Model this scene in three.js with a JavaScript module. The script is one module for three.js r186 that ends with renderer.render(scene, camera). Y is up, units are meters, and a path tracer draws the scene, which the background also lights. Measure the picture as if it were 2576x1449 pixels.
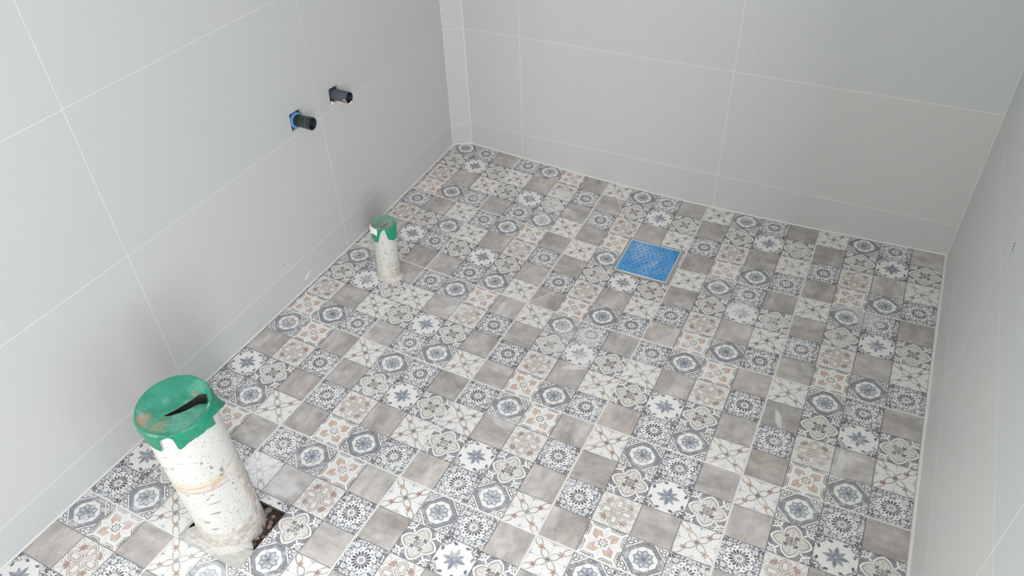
import * as THREE from 'three';
import { mergeGeometries } from 'three/addons/utils/BufferGeometryUtils.js';
import { RectAreaLightUniformsLib } from 'three/addons/lights/RectAreaLightUniformsLib.js';

// ------------------------------------------------------------------ camera, sky, light, exposure
// One unit of the plan is one 30 cm floor tile. Plan axes: u to the right along the back wall, v towards the camera.
const U = 0.3;
const scene = new THREE.Scene();
const camera = new THREE.PerspectiveCamera(40.81, 2576 / 1449, 0.03, 60);
camera.position.set(4.1488 * U, 4.2077 * U, 6.2795 * U);
{
  const right = new THREE.Vector3(0.89604, -0.03404, -0.44266), up = new THREE.Vector3(-0.26125, 0.76572, -0.58772), back = new THREE.Vector3(0.35896, 0.64227, 0.67723);
  camera.quaternion.setFromRotationMatrix(new THREE.Matrix4().makeBasis(right, up, back));
}
const renderer = new THREE.WebGLRenderer({ antialias: true });
renderer.toneMapping = THREE.LinearToneMapping;
renderer.toneMappingExposure = 0.95;
renderer.shadowMap.enabled = true;
scene.background = new THREE.Color().setRGB(0.78, 0.88, 1.0);      // overcast daylight outside the windows
RectAreaLightUniformsLib.init();
// daylight enters behind the camera: a side window, a front window and a glazed door in the left wall (plan units)
const SIDE = { z0: 5.3, z1: 8.6, y0: 2.2, y1: 6.6, x: 8.6 };
const FRONT = { x0: 6.0, x1: 8.0, y0: 1.95, y1: 6.45, z: 9.0 };
const DOOR = { z0: 6.3, z1: 8.5, y0: 0.1, y1: 6.0 };
function daylight(w, h, color, power, at, to) {
  const l = new THREE.RectAreaLight(new THREE.Color().setRGB(...color), power, w * U, h * U);
  l.position.set(at[0] * U, at[1] * U, at[2] * U); l.lookAt(to[0] * U, to[1] * U, to[2] * U); l.name = 'window_daylight'; scene.add(l);
}
daylight(3.3, 4.4, [0.77, 0.96, 1.12], 4.15, [8.54, 4.4, 6.95], [0, 4.4, 6.95]);
daylight(2.0, 4.5, [0.96, 0.95, 1.0], 19.0, [7.0, 4.2, 8.94], [7.0, 4.2, 0]);
daylight(2.2, 5.9, [0.94, 1.0, 0.97], 5.9, [0.33, 3.05, 7.4], [5, 3.05, 7.4]);

// ------------------------------------------------------------------ helpers
let seed = 7;
const rnd = () => { seed = (seed + 0x6d2b79f5) | 0; let t = Math.imul(seed ^ (seed >>> 15), 1 | seed); t = (t + Math.imul(t ^ (t >>> 7), 61 | t)) ^ t; return ((t ^ (t >>> 14)) >>> 0) / 4294967296; };
const clamp = (x, a = 0, b = 1) => Math.min(b, Math.max(a, x)), lerp = (a, b, t) => a + (b - a) * t;
const smooth = (a, b, x) => { const t = clamp((x - a) / (b - a)); return t * t * (3 - 2 * t); };
const NS = 512;                                                     // tileable value noise, several octaves
function noiseField(cells, octaves, s) {
  const out = new Float32Array(NS * NS); const keep = seed; seed = s;
  let amp = 1, sum = 0;
  for (let o = 0, n = cells; o < octaves; o++, n *= 2, amp *= 0.55) {
    const g = Float32Array.from({ length: n * n }, rnd); sum += amp;
    for (let y = 0; y < NS; y++) {
      const fy = (y / NS) * n, y0 = Math.floor(fy), ty = fy - y0, sy = ty * ty * (3 - 2 * ty), y1 = (y0 + 1) % n;
      for (let x = 0; x < NS; x++) {
        const fx = (x / NS) * n, x0 = Math.floor(fx), tx = fx - x0, sx = tx * tx * (3 - 2 * tx), x1 = (x0 + 1) % n;
        out[y * NS + x] += amp * lerp(lerp(g[y0 * n + x0], g[y0 * n + x1], sx), lerp(g[y1 * n + x0], g[y1 * n + x1], sx), sy);
      }
    }
  }
  seed = keep;
  for (let i = 0; i < out.length; i++) out[i] /= sum;
  return out;
}
const nCoarse = noiseField(4, 5, 11), nMid = noiseField(16, 4, 12), nFine = noiseField(96, 2, 13), nSpeck = noiseField(64, 2, 14);
const at = (f, x, y) => f[((Math.floor(y) % NS) + NS) % NS * NS + (((Math.floor(x) % NS) + NS) % NS)];
const used = new Map();
const numbered = (n) => { const k = used.get(n) ?? 0; used.set(n, k + 1); return k ? n + '_' + String(k).padStart(3, '0') : n; };
function put(o, name, parent) {
  o.name = numbered(name); o.traverse((c) => { if (c.isMesh) { c.castShadow = true; c.receiveShadow = true; } });
  (parent ?? scene).add(o); return o;
}
const mesh = (geo, mat, name, parent) => put(new THREE.Mesh(geo, mat), name, parent);
const structure = (o, label) => { o.userData.kind = 'structure'; if (label) { o.userData.label = label; } return o; };
const group = (name) => put(new THREE.Group(), name);
const std = (color, roughness, more = {}) => new THREE.MeshStandardMaterial({ color, roughness, metalness: 0, ...more });
function soup(tris, uvs) {                                          // flat shaded triangle soup
  const g = new THREE.BufferGeometry();
  g.setAttribute('position', new THREE.Float32BufferAttribute(tris, 3));
  if (uvs) g.setAttribute('uv', new THREE.Float32BufferAttribute(uvs, 2));
  g.computeVertexNormals(); return g;
}
function surface(nu, nv, fn, closed = false) {                      // grid surface, smooth normals; fn(s, t) -> [x, y, z]
  const pos = [], uv = [], idx = [];
  for (let j = 0; j <= nv; j++) for (let i = 0; i <= nu; i++) { pos.push(...fn(i / nu, j / nv, i, j)); uv.push(i / nu, j / nv); }
  for (let j = 0; j < nv; j++) for (let i = 0; i < nu; i++) { const a = j * (nu + 1) + i, b = a + 1, c = a + nu + 1, d = c + 1; idx.push(a, b, d, a, d, c); }
  const g = new THREE.BufferGeometry();
  g.setAttribute('position', new THREE.Float32BufferAttribute(pos, 3)); g.setAttribute('uv', new THREE.Float32BufferAttribute(uv, 2)); g.setIndex(idx); g.computeVertexNormals();
  if (closed) { const n = g.attributes.normal; for (let j = 0; j <= nv; j++) { const a = j * (nu + 1), b = a + nu; for (const k of ['X', 'Y', 'Z']) { const m = (n['get' + k](a) + n['get' + k](b)) / 2; n['set' + k](a, m); n['set' + k](b, m); } } }
  return g;
}
function box(x0, x1, y0, y1, z0, z1) { const g = new THREE.BoxGeometry(x1 - x0, y1 - y0, z1 - z0); g.translate((x0 + x1) / 2, (y0 + y1) / 2, (z0 + z1) / 2); return g; }
const ubox = (x0, x1, y0, y1, z0, z1) => box(x0 * U, x1 * U, y0 * U, y1 * U, z0 * U, z1 * U);

// convex polygons whose edges carry a flag: true = a real edge (bevelled, with a side), false = a seam inside one piece
const rect = (a0, b0, a1, b1) => [[a0, b0, true], [a1, b0, true], [a1, b1, true], [a0, b1, true]];
function clip(poly, p, q, flag) {                                   // keeps what lies left of the line p -> q
  const side = (v) => (q[0] - p[0]) * (v[1] - p[1]) - (q[1] - p[1]) * (v[0] - p[0]), out = [];
  for (let i = 0; i < poly.length; i++) {
    const a = poly[i], b = poly[(i + 1) % poly.length], sa = side(a), sb = side(b);
    if (sa >= 0) out.push([a[0], a[1], a[2]]);
    if ((sa >= 0) !== (sb >= 0)) { const t = sa / (sa - sb), x = lerp(a[0], b[0], t), y = lerp(a[1], b[1], t); out.push([x, y, sa >= 0 ? flag : a[2]]); }
  }
  const clean = out.filter((v, i) => { const w = out[(i + 1) % out.length]; return Math.hypot(v[0] - w[0], v[1] - w[1]) > 1e-5; });
  return clean.length > 2 ? clean : [];
}
const area = (p) => p.reduce((s, v, i) => { const w = p[(i + 1) % p.length]; return s + v[0] * w[1] - v[1] * w[0]; }, 0) / 2;
function subtract(poly, hole) {                                     // convex pieces of poly outside the convex, counter-clockwise hole
  const out = []; let rest = poly;
  for (let i = 0; i < hole.length && rest.length; i++) {
    const a = hole[i], b = hole[(i + 1) % hole.length], piece = clip(rest, b, a, 2);
    if (piece.length && area(piece) > 1e-5) {
      out.push(piece.flatMap((v, k) => {                            // of the new edge only the stretch along the hole is a real edge
        if (v[2] !== 2) return [v];
        const w = piece[(k + 1) % piece.length], dx = w[0] - v[0], dy = w[1] - v[1], l2 = dx * dx + dy * dy, at2 = (p) => ((p[0] - v[0]) * dx + (p[1] - v[1]) * dy) / l2, t0 = clamp(at2(b)), t1 = clamp(at2(a)), P = (t, f) => [v[0] + dx * t, v[1] + dy * t, f], e = [];
        if (t0 > 1e-3) e.push(P(0, false));
        if (t1 - t0 > 1e-3) e.push(P(t0, true)); if (t1 < 1 - 1e-3) e.push(P(t1, false));
        return e.length ? e : [P(0, false)];
      }));
    }
    rest = clip(rest, a, b, false);
  }
  return out;
}
function prism(polys, thick, bevel, place, uvOf, flip = false) {                  // slabs with chamfered real edges; place(a, b, c) with c = 0 on the face, negative below; bevel in plan units and metres alike
  const tri = [], uv = [];
  const tap = (v) => { tri.push(...place(v[0], v[1], v[2])); uv.push(...uvOf(v[0], v[1])); };
  const quad = (a, b, c, d) => { [a, b, c, a, c, d].forEach(tap); };
  for (const p of polys) {
    const n = p.length, line = p.map((v, i) => { const w = p[(i + 1) % n], l = Math.hypot(w[0] - v[0], w[1] - v[1]), nx = -(w[1] - v[1]) / l, ny = (w[0] - v[0]) / l, d = v[2] ? bevel : 0; return { nx, ny, d, c: nx * v[0] + ny * v[1] + d }; });
    const top = p.map((v, i) => { const a = line[(i + n - 1) % n], b = line[i], det = a.nx * b.ny - a.ny * b.nx; return Math.abs(det) < 0.05 ? [v[0] + (a.nx * a.d + b.nx * b.d) / 2, v[1] + (a.ny * a.d + b.ny * b.d) / 2, 0] : [(a.c * b.ny - b.c * a.ny) / det, (a.nx * b.c - b.nx * a.c) / det, 0]; });
    for (let i = 1; i < n - 1; i++) [top[0], top[i], top[i + 1]].forEach(tap);
    for (let i = 0; i < n; i++) {
      const k = (i + 1) % n; if (!p[i][2]) continue;
      const a1 = [p[i][0], p[i][1], -bevel * U * 0.7], b1 = [p[k][0], p[k][1], -bevel * U * 0.7], a2 = [p[i][0], p[i][1], -thick], b2 = [p[k][0], p[k][1], -thick];
      quad(a1, b1, top[k], top[i]); quad(a2, b2, b1, a1);
    }
  }
  if (flip) for (let i = 0; i < tri.length; i += 9) { for (let k = 0; k < 3; k++) [tri[i + 3 + k], tri[i + 6 + k]] = [tri[i + 6 + k], tri[i + 3 + k]]; const j = (i / 9) * 6; for (let k = 0; k < 2; k++) [uv[j + 2 + k], uv[j + 4 + k]] = [uv[j + 4 + k], uv[j + 2 + k]]; }
  return soup(tri, uv);
}

// ------------------------------------------------------------------ the shower floor falls towards the drain
const hf = (u, v) => 0.054 * (Math.hypot(u - 2.64, v - 1.0) - 2.2) - 0.0159 * (u - 2.6) - 0.0277 * (v - 2.5);
const XL = 0.2475, XR = 5.0311, CEIL = 8;
const UL = [0, 1, 1.982, 2.976, 4.0, 5.017], VL = [-0.021, 0.954, 1.932, 2.905, 3.887, 4.872, 5.857];
const LEFT_CELL = [0.24, 0.241, 0.244, 0.246, 0.248, 0.249];
const HOLE = [[1.02, 4.44], [1.49, 4.44], [1.49, 4.875], [1.02, 4.875]];
const DRAIN = { u0: 2.474, u1: 2.9285, v0: 0.7175, v1: 1.163 };
const DRAIN_HOLE = [[DRAIN.u0 - 0.028, DRAIN.v0 - 0.028], [DRAIN.u1 + 0.028, DRAIN.v0 - 0.028], [DRAIN.u1 + 0.028, DRAIN.v1 + 0.028], [DRAIN.u0 - 0.028, DRAIN.v1 + 0.028]];
const CUTS = [[[2.446, 0.694], [2.15, 0.235]], [[2.446, 1.191], [1.99, 1.915]]];

// ------------------------------------------------------------------ the eight prints of the floor squares, drawn flat in a square from -0.5 to 0.5
const INK = { white: '#ede8e4', ivory: '#e4dfd8', grey: '#8b8b92', slate: '#777983', blue: '#8d94a6', deep: '#5b6072', dark: '#47444b', brown: '#7d6a60', line: '#75675f', tan: '#d8ccbf', orange: '#d3a287', pale: '#dcb49a', rust: '#a98270' };
function pen(c) {
  const q = {
    c,
    path(pts, close = true) { c.beginPath(); pts.forEach((p, i) => (i ? c.lineTo(p[0], p[1]) : c.moveTo(p[0], p[1]))); if (close) c.closePath(); return q; },
    fill(s) { c.fillStyle = s; c.fill(); return q; },
    stroke(s, w) { c.strokeStyle = s; c.lineWidth = w; c.lineJoin = 'round'; c.lineCap = 'round'; c.stroke(); return q; },
    dot(x, y, r, s) { c.beginPath(); c.arc(x, y, r, 0, 7); c.fillStyle = s; c.fill(); return q; },
    petal(x, y, a, r0, r1, w, shape = 0.6) { const ca = Math.cos(a), sa = Math.sin(a), P = (r, t) => [x + ca * r - sa * t, y + sa * r + ca * t], m = lerp(r0, r1, shape); c.beginPath(); c.moveTo(...P(r0, 0)); c.quadraticCurveTo(...P(lerp(r0, m, 0.4), w * 0.6), ...P(m, w)); c.quadraticCurveTo(...P(r1, w * 0.9), ...P(r1, 0)); c.quadraticCurveTo(...P(r1, -w * 0.9), ...P(m, -w)); c.quadraticCurveTo(...P(lerp(r0, m, 0.4), -w * 0.6), ...P(r0, 0)); c.closePath(); return q; },
    curve(pts) { c.beginPath(); c.moveTo(pts[0], pts[1]); for (let i = 2; i < pts.length; i += 4) c.quadraticCurveTo(pts[i], pts[i + 1], pts[i + 2], pts[i + 3]); return q; },
    four(f, n = 4) { for (let i = 0; i < n; i++) { c.save(); c.rotate((i * 2 * Math.PI) / n); f(i); c.restore(); } return q; },
    each(f) { for (const sx of [-1, 1]) for (const sy of [-1, 1]) { c.save(); c.scale(sx, sy); f(); c.restore(); } return q; },
  };
  return q;
}
const PRINTS = {
  D(q) {                                                            // dark daisy in a field of small blossoms
    const tones = ['#55545d', '#74757f', '#8d919c', '#9ea2ab', '#666873', '#7d808b'];
    let n = 0; const pick = () => tones[(n = (n * 5 + 7) % 17) % 6];
    const rosette = (x, y, r, k, s) => { for (let i = 0; i < k; i++) { const a = ((i + 0.5) * 2 * Math.PI) / k; q.petal(x, y, a, r - s * 1.25, r + s * 1.15, s * 0.95, 0.55).fill(pick()); } q.dot(x, y, r * 0.42, '#c3c6cc'); };
    q.four(() => {
      rosette(0.395, 0, 0.068, 8, 0.027); rosette(0.31, 0.31, 0.084, 9, 0.029);
      for (const s of [-1, 1]) {
        rosette(0.455, 0.19 * s, 0.055, 8, 0.024);
        for (const [x, y, r] of [[0.40, 0.41, 0.02], [0.36, 0.44, 0.018], [0.475, 0.30, 0.022], [0.355, 0.135, 0.025], [0.485, 0.06, 0.02], [0.49, 0.115, 0.016], [0.385, 0.1, 0.014], [0.34, 0.19, 0.02], [0.40, 0.255, 0.022]]) { q.dot(x, y * s, r, pick()); q.dot(y, x * s, r * 0.001, '#777'); }
        for (let k = 0; k < 3; k++) q.petal(0.5, 0.5 * s, Math.PI + s * (k + 0.5) * (Math.PI / 6), 0.04, 0.18, 0.029, 0.7).fill(k === 1 ? '#4b4850' : '#5a5860');
      }
    });
    for (let i = 0; i < 16; i++) {
      const a = (i * Math.PI) / 8;
      q.petal(0, 0, a, 0.08, 0.25, 0.027, 0.7).fill(i % 3 ? '#4c4950' : '#605d66');
      q.petal(0, 0, a + Math.PI / 16, 0.1, 0.2, 0.004).fill('#8d8c94');
      q.petal(0, 0, a + Math.PI / 16, 0.258, 0.318, 0.024).fill(i % 2 ? '#6a6c77' : '#868a95');
    }
    for (let i = 0; i < 8; i++) q.petal(0, 0, (i * Math.PI) / 4, 0.015, 0.062, 0.016).fill(i % 2 ? '#8f94a0' : '#767a86');
    q.dot(0, 0, 0.014, '#5f626d');
  },
  O(q) {                                                            // blossom in an eight-sided slate band
    const oct = (s, t) => { const k = s - t; return [[t, -k], [t, k], [k, t], [-k, t], [-t, k], [-t, -k], [-k, -t], [k, -t]]; };
    q.path(oct(0.6, 0.5)).fill('#8e8f95'); q.path(oct(0.592, 0.5)).stroke('#6f7078', 0.013);
    q.path(oct(0.56, 0.455)).stroke('#63646c', 0.014); q.path(oct(0.535, 0.43)).stroke('#a6a7ad', 0.012); q.path(oct(0.512, 0.405)).stroke('#63646c', 0.013);
    q.path(oct(0.445, 0.335)).fill(INK.white).stroke('#74757e', 0.013);
    q.four(() => {
      q.path([[0.5, -0.135], [0.43, -0.075], [0.43, 0.075], [0.5, 0.135]]).fill('#66666e');
      for (const s of [-0.08, -0.03, 0.03, 0.08]) q.petal(0.475, s, s * 9, -0.022, 0.022, 0.014).fill(INK.white);
      q.c.save(); q.c.rotate(Math.PI / 4);                          // swirl in the corner
      q.petal(0, 0, 0, 0.475, 0.61, 0.038, 0.5).stroke('#5b5b64', 0.018); q.dot(0.54, 0, 0.014, '#5b5b64');
      for (const s of [-1, 1]) { q.curve([0.47, 0.015 * s, 0.45, 0.1 * s, 0.505, 0.12 * s, 0.57, 0.115 * s, 0.55, 0.065 * s]).stroke('#55555d', 0.022); q.curve([0.475, 0.12 * s, 0.455, 0.18 * s, 0.485, 0.215 * s]).stroke('#6a6a73', 0.018); q.dot(0.515, 0.15 * s, 0.018, '#6a6a73'); q.dot(0.55, 0.055 * s, 0.014, '#55555d'); }
      q.dot(0.65, 0, 0.02, '#6a6a73');
      q.c.restore();
    });
    for (const i of [1, 3, 5, 7, 0, 2, 4, 6]) {
      q.c.save(); q.c.rotate((i * Math.PI) / 4); q.c.scale(1.1, 1.1); q.c.beginPath(); q.c.moveTo(0.03, 0); q.c.bezierCurveTo(0.08, 0.085, 0.17, 0.095, 0.2, 0.03); q.c.lineTo(0.225, 0); q.c.lineTo(0.2, -0.03); q.c.bezierCurveTo(0.17, -0.095, 0.08, -0.085, 0.03, 0); q.c.closePath();
      q.fill(i % 2 ? '#a4a8b0' : '#979ba5').stroke('#6f7480', 0.013); q.petal(0, 0, 0, 0.1, 0.19, 0.024, 0.6).fill('#c9ccd2'); q.path([[0.235, 0], [i % 2 ? 0.3 : 0.26, 0]], false).stroke('#8a8e98', 0.01); q.c.restore();
    }
    q.dot(0, 0, 0.042, '#565a66').dot(0, 0, 0.018, '#8f949f');
  },
  Q(q) {                                                            // white quatrefoil with a tan heart on slate corners
    const foil = (k, tip) => { const c = q.c; c.beginPath(); for (let i = 0; i < 4; i++) { const a = (i * Math.PI) / 2, P = (r, t) => [Math.cos(a) * r - Math.sin(a) * t, Math.sin(a) * r + Math.cos(a) * t]; if (!i) c.moveTo(...P(0.15 * k, -0.15 * k)); c.bezierCurveTo(...P(0.2 * k, -0.225 * k), ...P(0.36 * k, -0.215 * k), ...P(tip, -0.02)); c.quadraticCurveTo(...P(tip + 0.015, 0), ...P(tip, 0.02)); c.bezierCurveTo(...P(0.36 * k, 0.215 * k), ...P(0.2 * k, 0.225 * k), ...P(0.15 * k, 0.15 * k)); } c.closePath(); return q; };
    q.path([[-0.5, -0.5], [0.5, -0.5], [0.5, 0.5], [-0.5, 0.5]]).fill('#8c8b91');
    q.four(() => {
      q.c.save(); q.c.translate(0.5, 0.5);                          // corner: white eight-sided ring about a white star
      q.path([[-0.27, 0.02], [-0.25, -0.115], [-0.115, -0.25], [0.02, -0.27], [0.02, 0.02]]).fill('#6f6e76');
      q.path([[-0.255, 0.02], [-0.19, -0.075], [-0.215, -0.105], [-0.105, -0.215], [-0.075, -0.19], [0.02, -0.255]], false).stroke(INK.white, 0.05);
      for (let k = 0; k < 5; k++) q.petal(-0.085, -0.085, 0.4 + (k * 2 * Math.PI) / 5, 0.005, 0.082, 0.024).fill(INK.white);
      q.c.restore();
      q.path([[0.19, 0.19], [0.345, 0.345]], false).stroke(INK.white, 0.05);
      for (const s of [-1, 1]) q.path([[0.5, 0.07 * s], [0.44, 0.2 * s]], false).stroke('#706f77', 0.03);
    });
    foil(0.96, 0.45).stroke('#6c6a71', 0.088); foil(0.96, 0.45).stroke(INK.white, 0.068); foil(0.96, 0.45).fill(INK.white);
    foil(0.92, 0.425).fill('#867a72'); foil(0.865, 0.40).fill('#dcd6ce'); foil(0.82, 0.375).stroke('#b09f91', 0.012);
    q.four((i) => {
      for (const r of [0.2, 0.245, 0.29, 0.33]) { q.petal(0, 0, 0, r - 0.03, r, 0.013).fill('#b3a89e'); for (const s of [-1, 1]) q.petal(r - 0.02, 0, 0.9 * s, 0, 0.045, 0.011).fill('#bdb2a8'); }
      for (const s of [-1, 1]) q.curve([0.17, 0.07 * s, 0.22, 0.12 * s, 0.29, 0.085 * s]).stroke('#a89a8f', 0.01);
      q.c.save(); q.c.rotate(Math.PI / 4); for (const k of [-0.9, -0.3, 0.3, 0.9]) q.petal(0.135, 0, k, 0, 0.085, 0.018).fill('#67646a'); q.c.restore();
    });
    const oc = (r) => Array.from({ length: 16 }, (_, i) => { const a = (i * Math.PI) / 8, k = i % 2 ? r * 0.84 : r; return [Math.cos(a) * k, Math.sin(a) * k]; });
    q.path(oc(0.14)).fill('#5f5c62'); q.path(oc(0.115)).fill('#d3cac1');
    q.four(() => { q.petal(0, 0, Math.PI / 4, 0.02, 0.095, 0.03).stroke('#7b706a', 0.013); q.petal(0, 0, 0, 0.03, 0.095, 0.012).fill('#6d645f'); });
    q.dot(0, 0, 0.02, '#6d645f');
  },
  S(q) {                                                            // blue leaf star with corner wreaths
    const leaf = (a, r, w, s) => { const P = []; for (let k = 0; k <= 10; k++) { const t = k / 10; P.push([0.03 + t * (r - 0.03), w * Math.sin(Math.PI * Math.min(1, t * 0.84 + 0.14)) * (k % 2 ? 1.4 : 0.62)]); } const all = [...P, ...P.slice().reverse().map(([x, y]) => [x, -y])].map(([x, y]) => [Math.cos(a) * x - Math.sin(a) * y, Math.sin(a) * x + Math.cos(a) * y]); q.path(all).fill(s); };
    q.four((i) => { leaf(Math.PI / 4, 0.265, 0.05, '#9a9eaa'); leaf(0, 0.3, 0.056, '#878c9a'); q.path([[0.04, 0], [0.255, 0]], false).stroke('#606779', 0.012); q.path([[0.04, 0.04], [0.165, 0.165]], false).stroke('#6c7384', 0.01); for (const r of [0.1, 0.15, 0.2]) for (const s of [-1, 1]) q.path([[r, 0], [r + 0.03, 0.035 * s]], false).stroke('#6a7183', 0.007); });
    q.path([[-0.035, -0.035], [0.035, -0.035], [0.035, 0.035], [-0.035, 0.035]]).fill('#bfc3cc').stroke('#606779', 0.01);
    q.four(() => {
      q.c.save(); q.c.translate(0.385, 0.385); q.c.rotate(Math.PI / 4);
      q.c.beginPath(); q.c.ellipse(0.01, 0, 0.085, 0.075, 0, 0, 7); q.stroke('#74767f', 0.02);
      for (const s of [-1, 1]) { q.curve([-0.03, 0.07 * s, -0.1, 0.09 * s, -0.075, 0.155 * s, -0.045, 0.18 * s, -0.02, 0.15 * s]).stroke('#656871', 0.017); q.petal(-0.02, 0.05 * s, 1.2 * s, 0, 0.11, 0.03).fill('#6b6e78'); q.petal(0.02, 0, 0.75 * s, 0.01, 0.13, 0.026).fill('#52555e'); q.petal(-0.04, 0, 2.4 * s, 0, 0.08, 0.02).fill('#8b8e98'); q.dot(-0.09, 0.17 * s, 0.018, '#656871'); q.dot(0.03, 0.14 * s, 0.02, '#868993'); }
      q.petal(0.02, 0, 0, 0, 0.14, 0.026).fill('#4c4f58'); q.petal(-0.05, 0, 0, 0, 0.09, 0.026).fill('#92959e');
      q.c.restore();
      for (const s of [-1, 1]) { const x = 0.43, y = 0.165 * s; for (let k = 0; k < 3; k++) q.petal(x, y, Math.PI + (k - 1) * 0.85, 0, 0.068, 0.022).fill('#5d606a'); q.path([[x, y], [0.475, 0.14 * s]], false).stroke('#80838d', 0.012); q.curve([0.44, 0.2 * s, 0.4, 0.27 * s, 0.45, 0.29 * s]).stroke('#9699a1', 0.011); }
    });
  },
  P(q) {                                                            // four long hexagons and tulips in the corners
    q.path([[-0.5, -0.5], [0.5, -0.5], [0.5, 0.5], [-0.5, 0.5]]).fill('#e4dfda');
    const hex = (i, w) => [[0.012 + i, 0], [0.125 + i * 0.45, w], [0.365 - i * 0.45, w], [0.485 - i, 0], [0.365 - i * 0.45, -w], [0.125 + i * 0.45, -w]];
    q.four(() => {
      q.path(hex(0, 0.132)).fill('#8d7e75'); q.path(hex(0.016, 0.116)).fill('#ded4ca'); q.path(hex(0.062, 0.083)).fill('#8d7c72'); q.path(hex(0.082, 0.07)).fill('#cdc2b9');
      q.petal(0, 0, 0, 0.12, 0.37, 0.02, 0.5).fill('#ece7e1'); for (const s of [-1, 1]) for (const r of [0.17, 0.225, 0.28]) q.petal(r, 0, 0.8 * s, 0, 0.068, 0.016).fill('#ece7e1'); q.dot(0.14, 0, 0.013, '#8d7a70').dot(0.35, 0, 0.013, '#8d7a70');
      q.c.save(); q.c.rotate(Math.PI / 4);
      for (const k of [-0.7, -0.25, 0.25, 0.7]) q.petal(0.28, 0, k, 0, 0.17, 0.034, 0.5).fill('#ab8d80'); q.petal(0.3, 0, 0, 0, 0.14, 0.04, 0.4).fill('#a5867a');
      for (const s of [-1, 1]) { q.petal(0.3, 0.03 * s, 1.75 * s, 0, 0.105, 0.024).fill('#b39a8d'); for (let k = 0; k < 9; k++) q.dot(0.4 + 0.09 * rnd(), (0.05 + 0.2 * rnd()) * s, 0.008 + 0.005 * rnd(), '#94877f'); q.curve([0.4, 0.03 * s, 0.47, 0.06 * s, 0.47, 0.13 * s]).stroke('#a4948a', 0.009); q.curve([0.34, 0.08 * s, 0.36, 0.15 * s, 0.31, 0.18 * s]).stroke('#a4948a', 0.009); }
      for (let k = 0; k < 7; k++) q.dot(0.47 + 0.03 * k, 0.03 * (rnd() - 0.5), 0.011, '#94877f');
      q.path([[0.235, 0], [0.29, 0]], false).stroke('#a5867a', 0.014);
      q.c.restore();
    });
  },
  R(q) {                                                            // folded orange ribbons about a star, dark bars round the edge
    q.four(() => {
      for (const s of [-1, 1]) {
        q.path([[0.5, 0.02 * s], [0.395, 0.105 * s], [0.395, 0.35 * s], [0.5, 0.445 * s]]).fill('#7b6e65');
        q.path([[0.5, 0.05 * s], [0.413, 0.118 * s], [0.413, 0.337 * s], [0.5, 0.41 * s]]).fill(INK.white);
        q.path([[0.5, 0.08 * s], [0.437, 0.13 * s], [0.437, 0.325 * s], [0.5, 0.38 * s]]).fill('#7b6e65');
        q.path([[0.5, 0.1 * s], [0.452, 0.138 * s], [0.452, 0.317 * s], [0.5, 0.36 * s]]).fill(s > 0 ? '#6a6462' : '#918a84');
        for (let k = 0; k < 3; k++) q.petal(0.5, (0.15 + k * 0.075) * s, Math.PI, 0, 0.04, 0.022).fill('#d9d5d0');
      }
      q.path([[0.12, 0], [0.36, 0]], false).stroke('#bdb6af', 0.007);
    });
    q.each(() => {
      q.path([[0.31, 0.3], [0.13, 0.3], [0.045, 0.165], [0.185, 0.165]]).fill('#d4b49e').stroke('#9c8270', 0.009);
      q.path([[0.31, 0.3], [0.3, 0.13], [0.165, 0.045], [0.175, 0.175]]).fill('#cfab99').stroke('#9c8270', 0.009);
    });
    q.path([[-0.165, -0.165], [0.165, -0.165], [0.165, 0.165], [-0.165, 0.165]]).fill(INK.white).stroke('#c9c0b8', 0.006);
    const star = Array.from({ length: 16 }, (_, i) => { const r = i % 2 ? 0.075 : 0.125, a = (i * Math.PI) / 8; return [Math.cos(a) * r, Math.sin(a) * r]; });
    q.path(star).stroke('#746b65', 0.018); q.dot(0, 0, 0.018, '#8d7f76'); q.four(() => q.petal(0, 0, 0.4, 0.025, 0.06, 0.013).fill('#a3968d'));
  },
  T(q) {                                                            // tan vine loops with orange blossoms on the diagonals
    q.path([[-0.5, -0.5], [0.5, -0.5], [0.5, 0.5], [-0.5, 0.5]]).fill('#e8e5e1');
    q.four((i) => {
      q.path([[0.05, 0], [0.39, 0]], false).stroke('#a8a29c', 0.007);
      q.petal(0.47, 0, Math.PI, 0, 0.08, 0.02).fill('#8f9097'); for (const s of [-1, 1]) { q.curve([0.47, 0, 0.46, 0.06 * s, 0.42, 0.07 * s]).stroke('#9a9ba2', 0.014); q.curve([0.49, 0.07 * s, 0.44, 0.1 * s, 0.45, 0.14 * s]).stroke('#a9aab0', 0.012); }
      q.c.save(); q.c.rotate(Math.PI / 4);
      for (const [a, b, w] of [[0.02, 0.34, 0.085], [0.36, 0.69, 0.08]]) { const m = (a + b) / 2; q.c.beginPath(); q.c.moveTo(a, 0); q.c.quadraticCurveTo(m, w * 2, b, 0); q.c.quadraticCurveTo(m, -w * 2, a, 0); q.stroke('#a3958a', 0.026); q.c.beginPath(); q.c.moveTo(a, 0); q.c.quadraticCurveTo(m, -w * 1.55, b, 0); q.stroke('#c9beb5', 0.014); q.path([[a + 0.04, 0], [b - 0.04, 0]], false).stroke('#d3cbc4', 0.008); }
      const col = ['#bd9a80', '#b59486', '#c2a184', '#b8968a'][i], dark = '#8a6f60';
      for (let k = 0; k < 5; k++) { const a = (k * 2 * Math.PI) / 5 + 0.3 + i; q.path([[0.36, 0], [0.36 + 0.05 * Math.cos(a - 0.5), 0.05 * Math.sin(a - 0.5)], [0.36 + 0.1 * Math.cos(a), 0.1 * Math.sin(a)], [0.36 + 0.05 * Math.cos(a + 0.5), 0.05 * Math.sin(a + 0.5)]]).fill(col).stroke(i % 2 ? dark : '#a58674', 0.008); }
      q.dot(0.36, 0, 0.024, '#8a6a58').dot(0.36, 0, 0.01, col);
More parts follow.
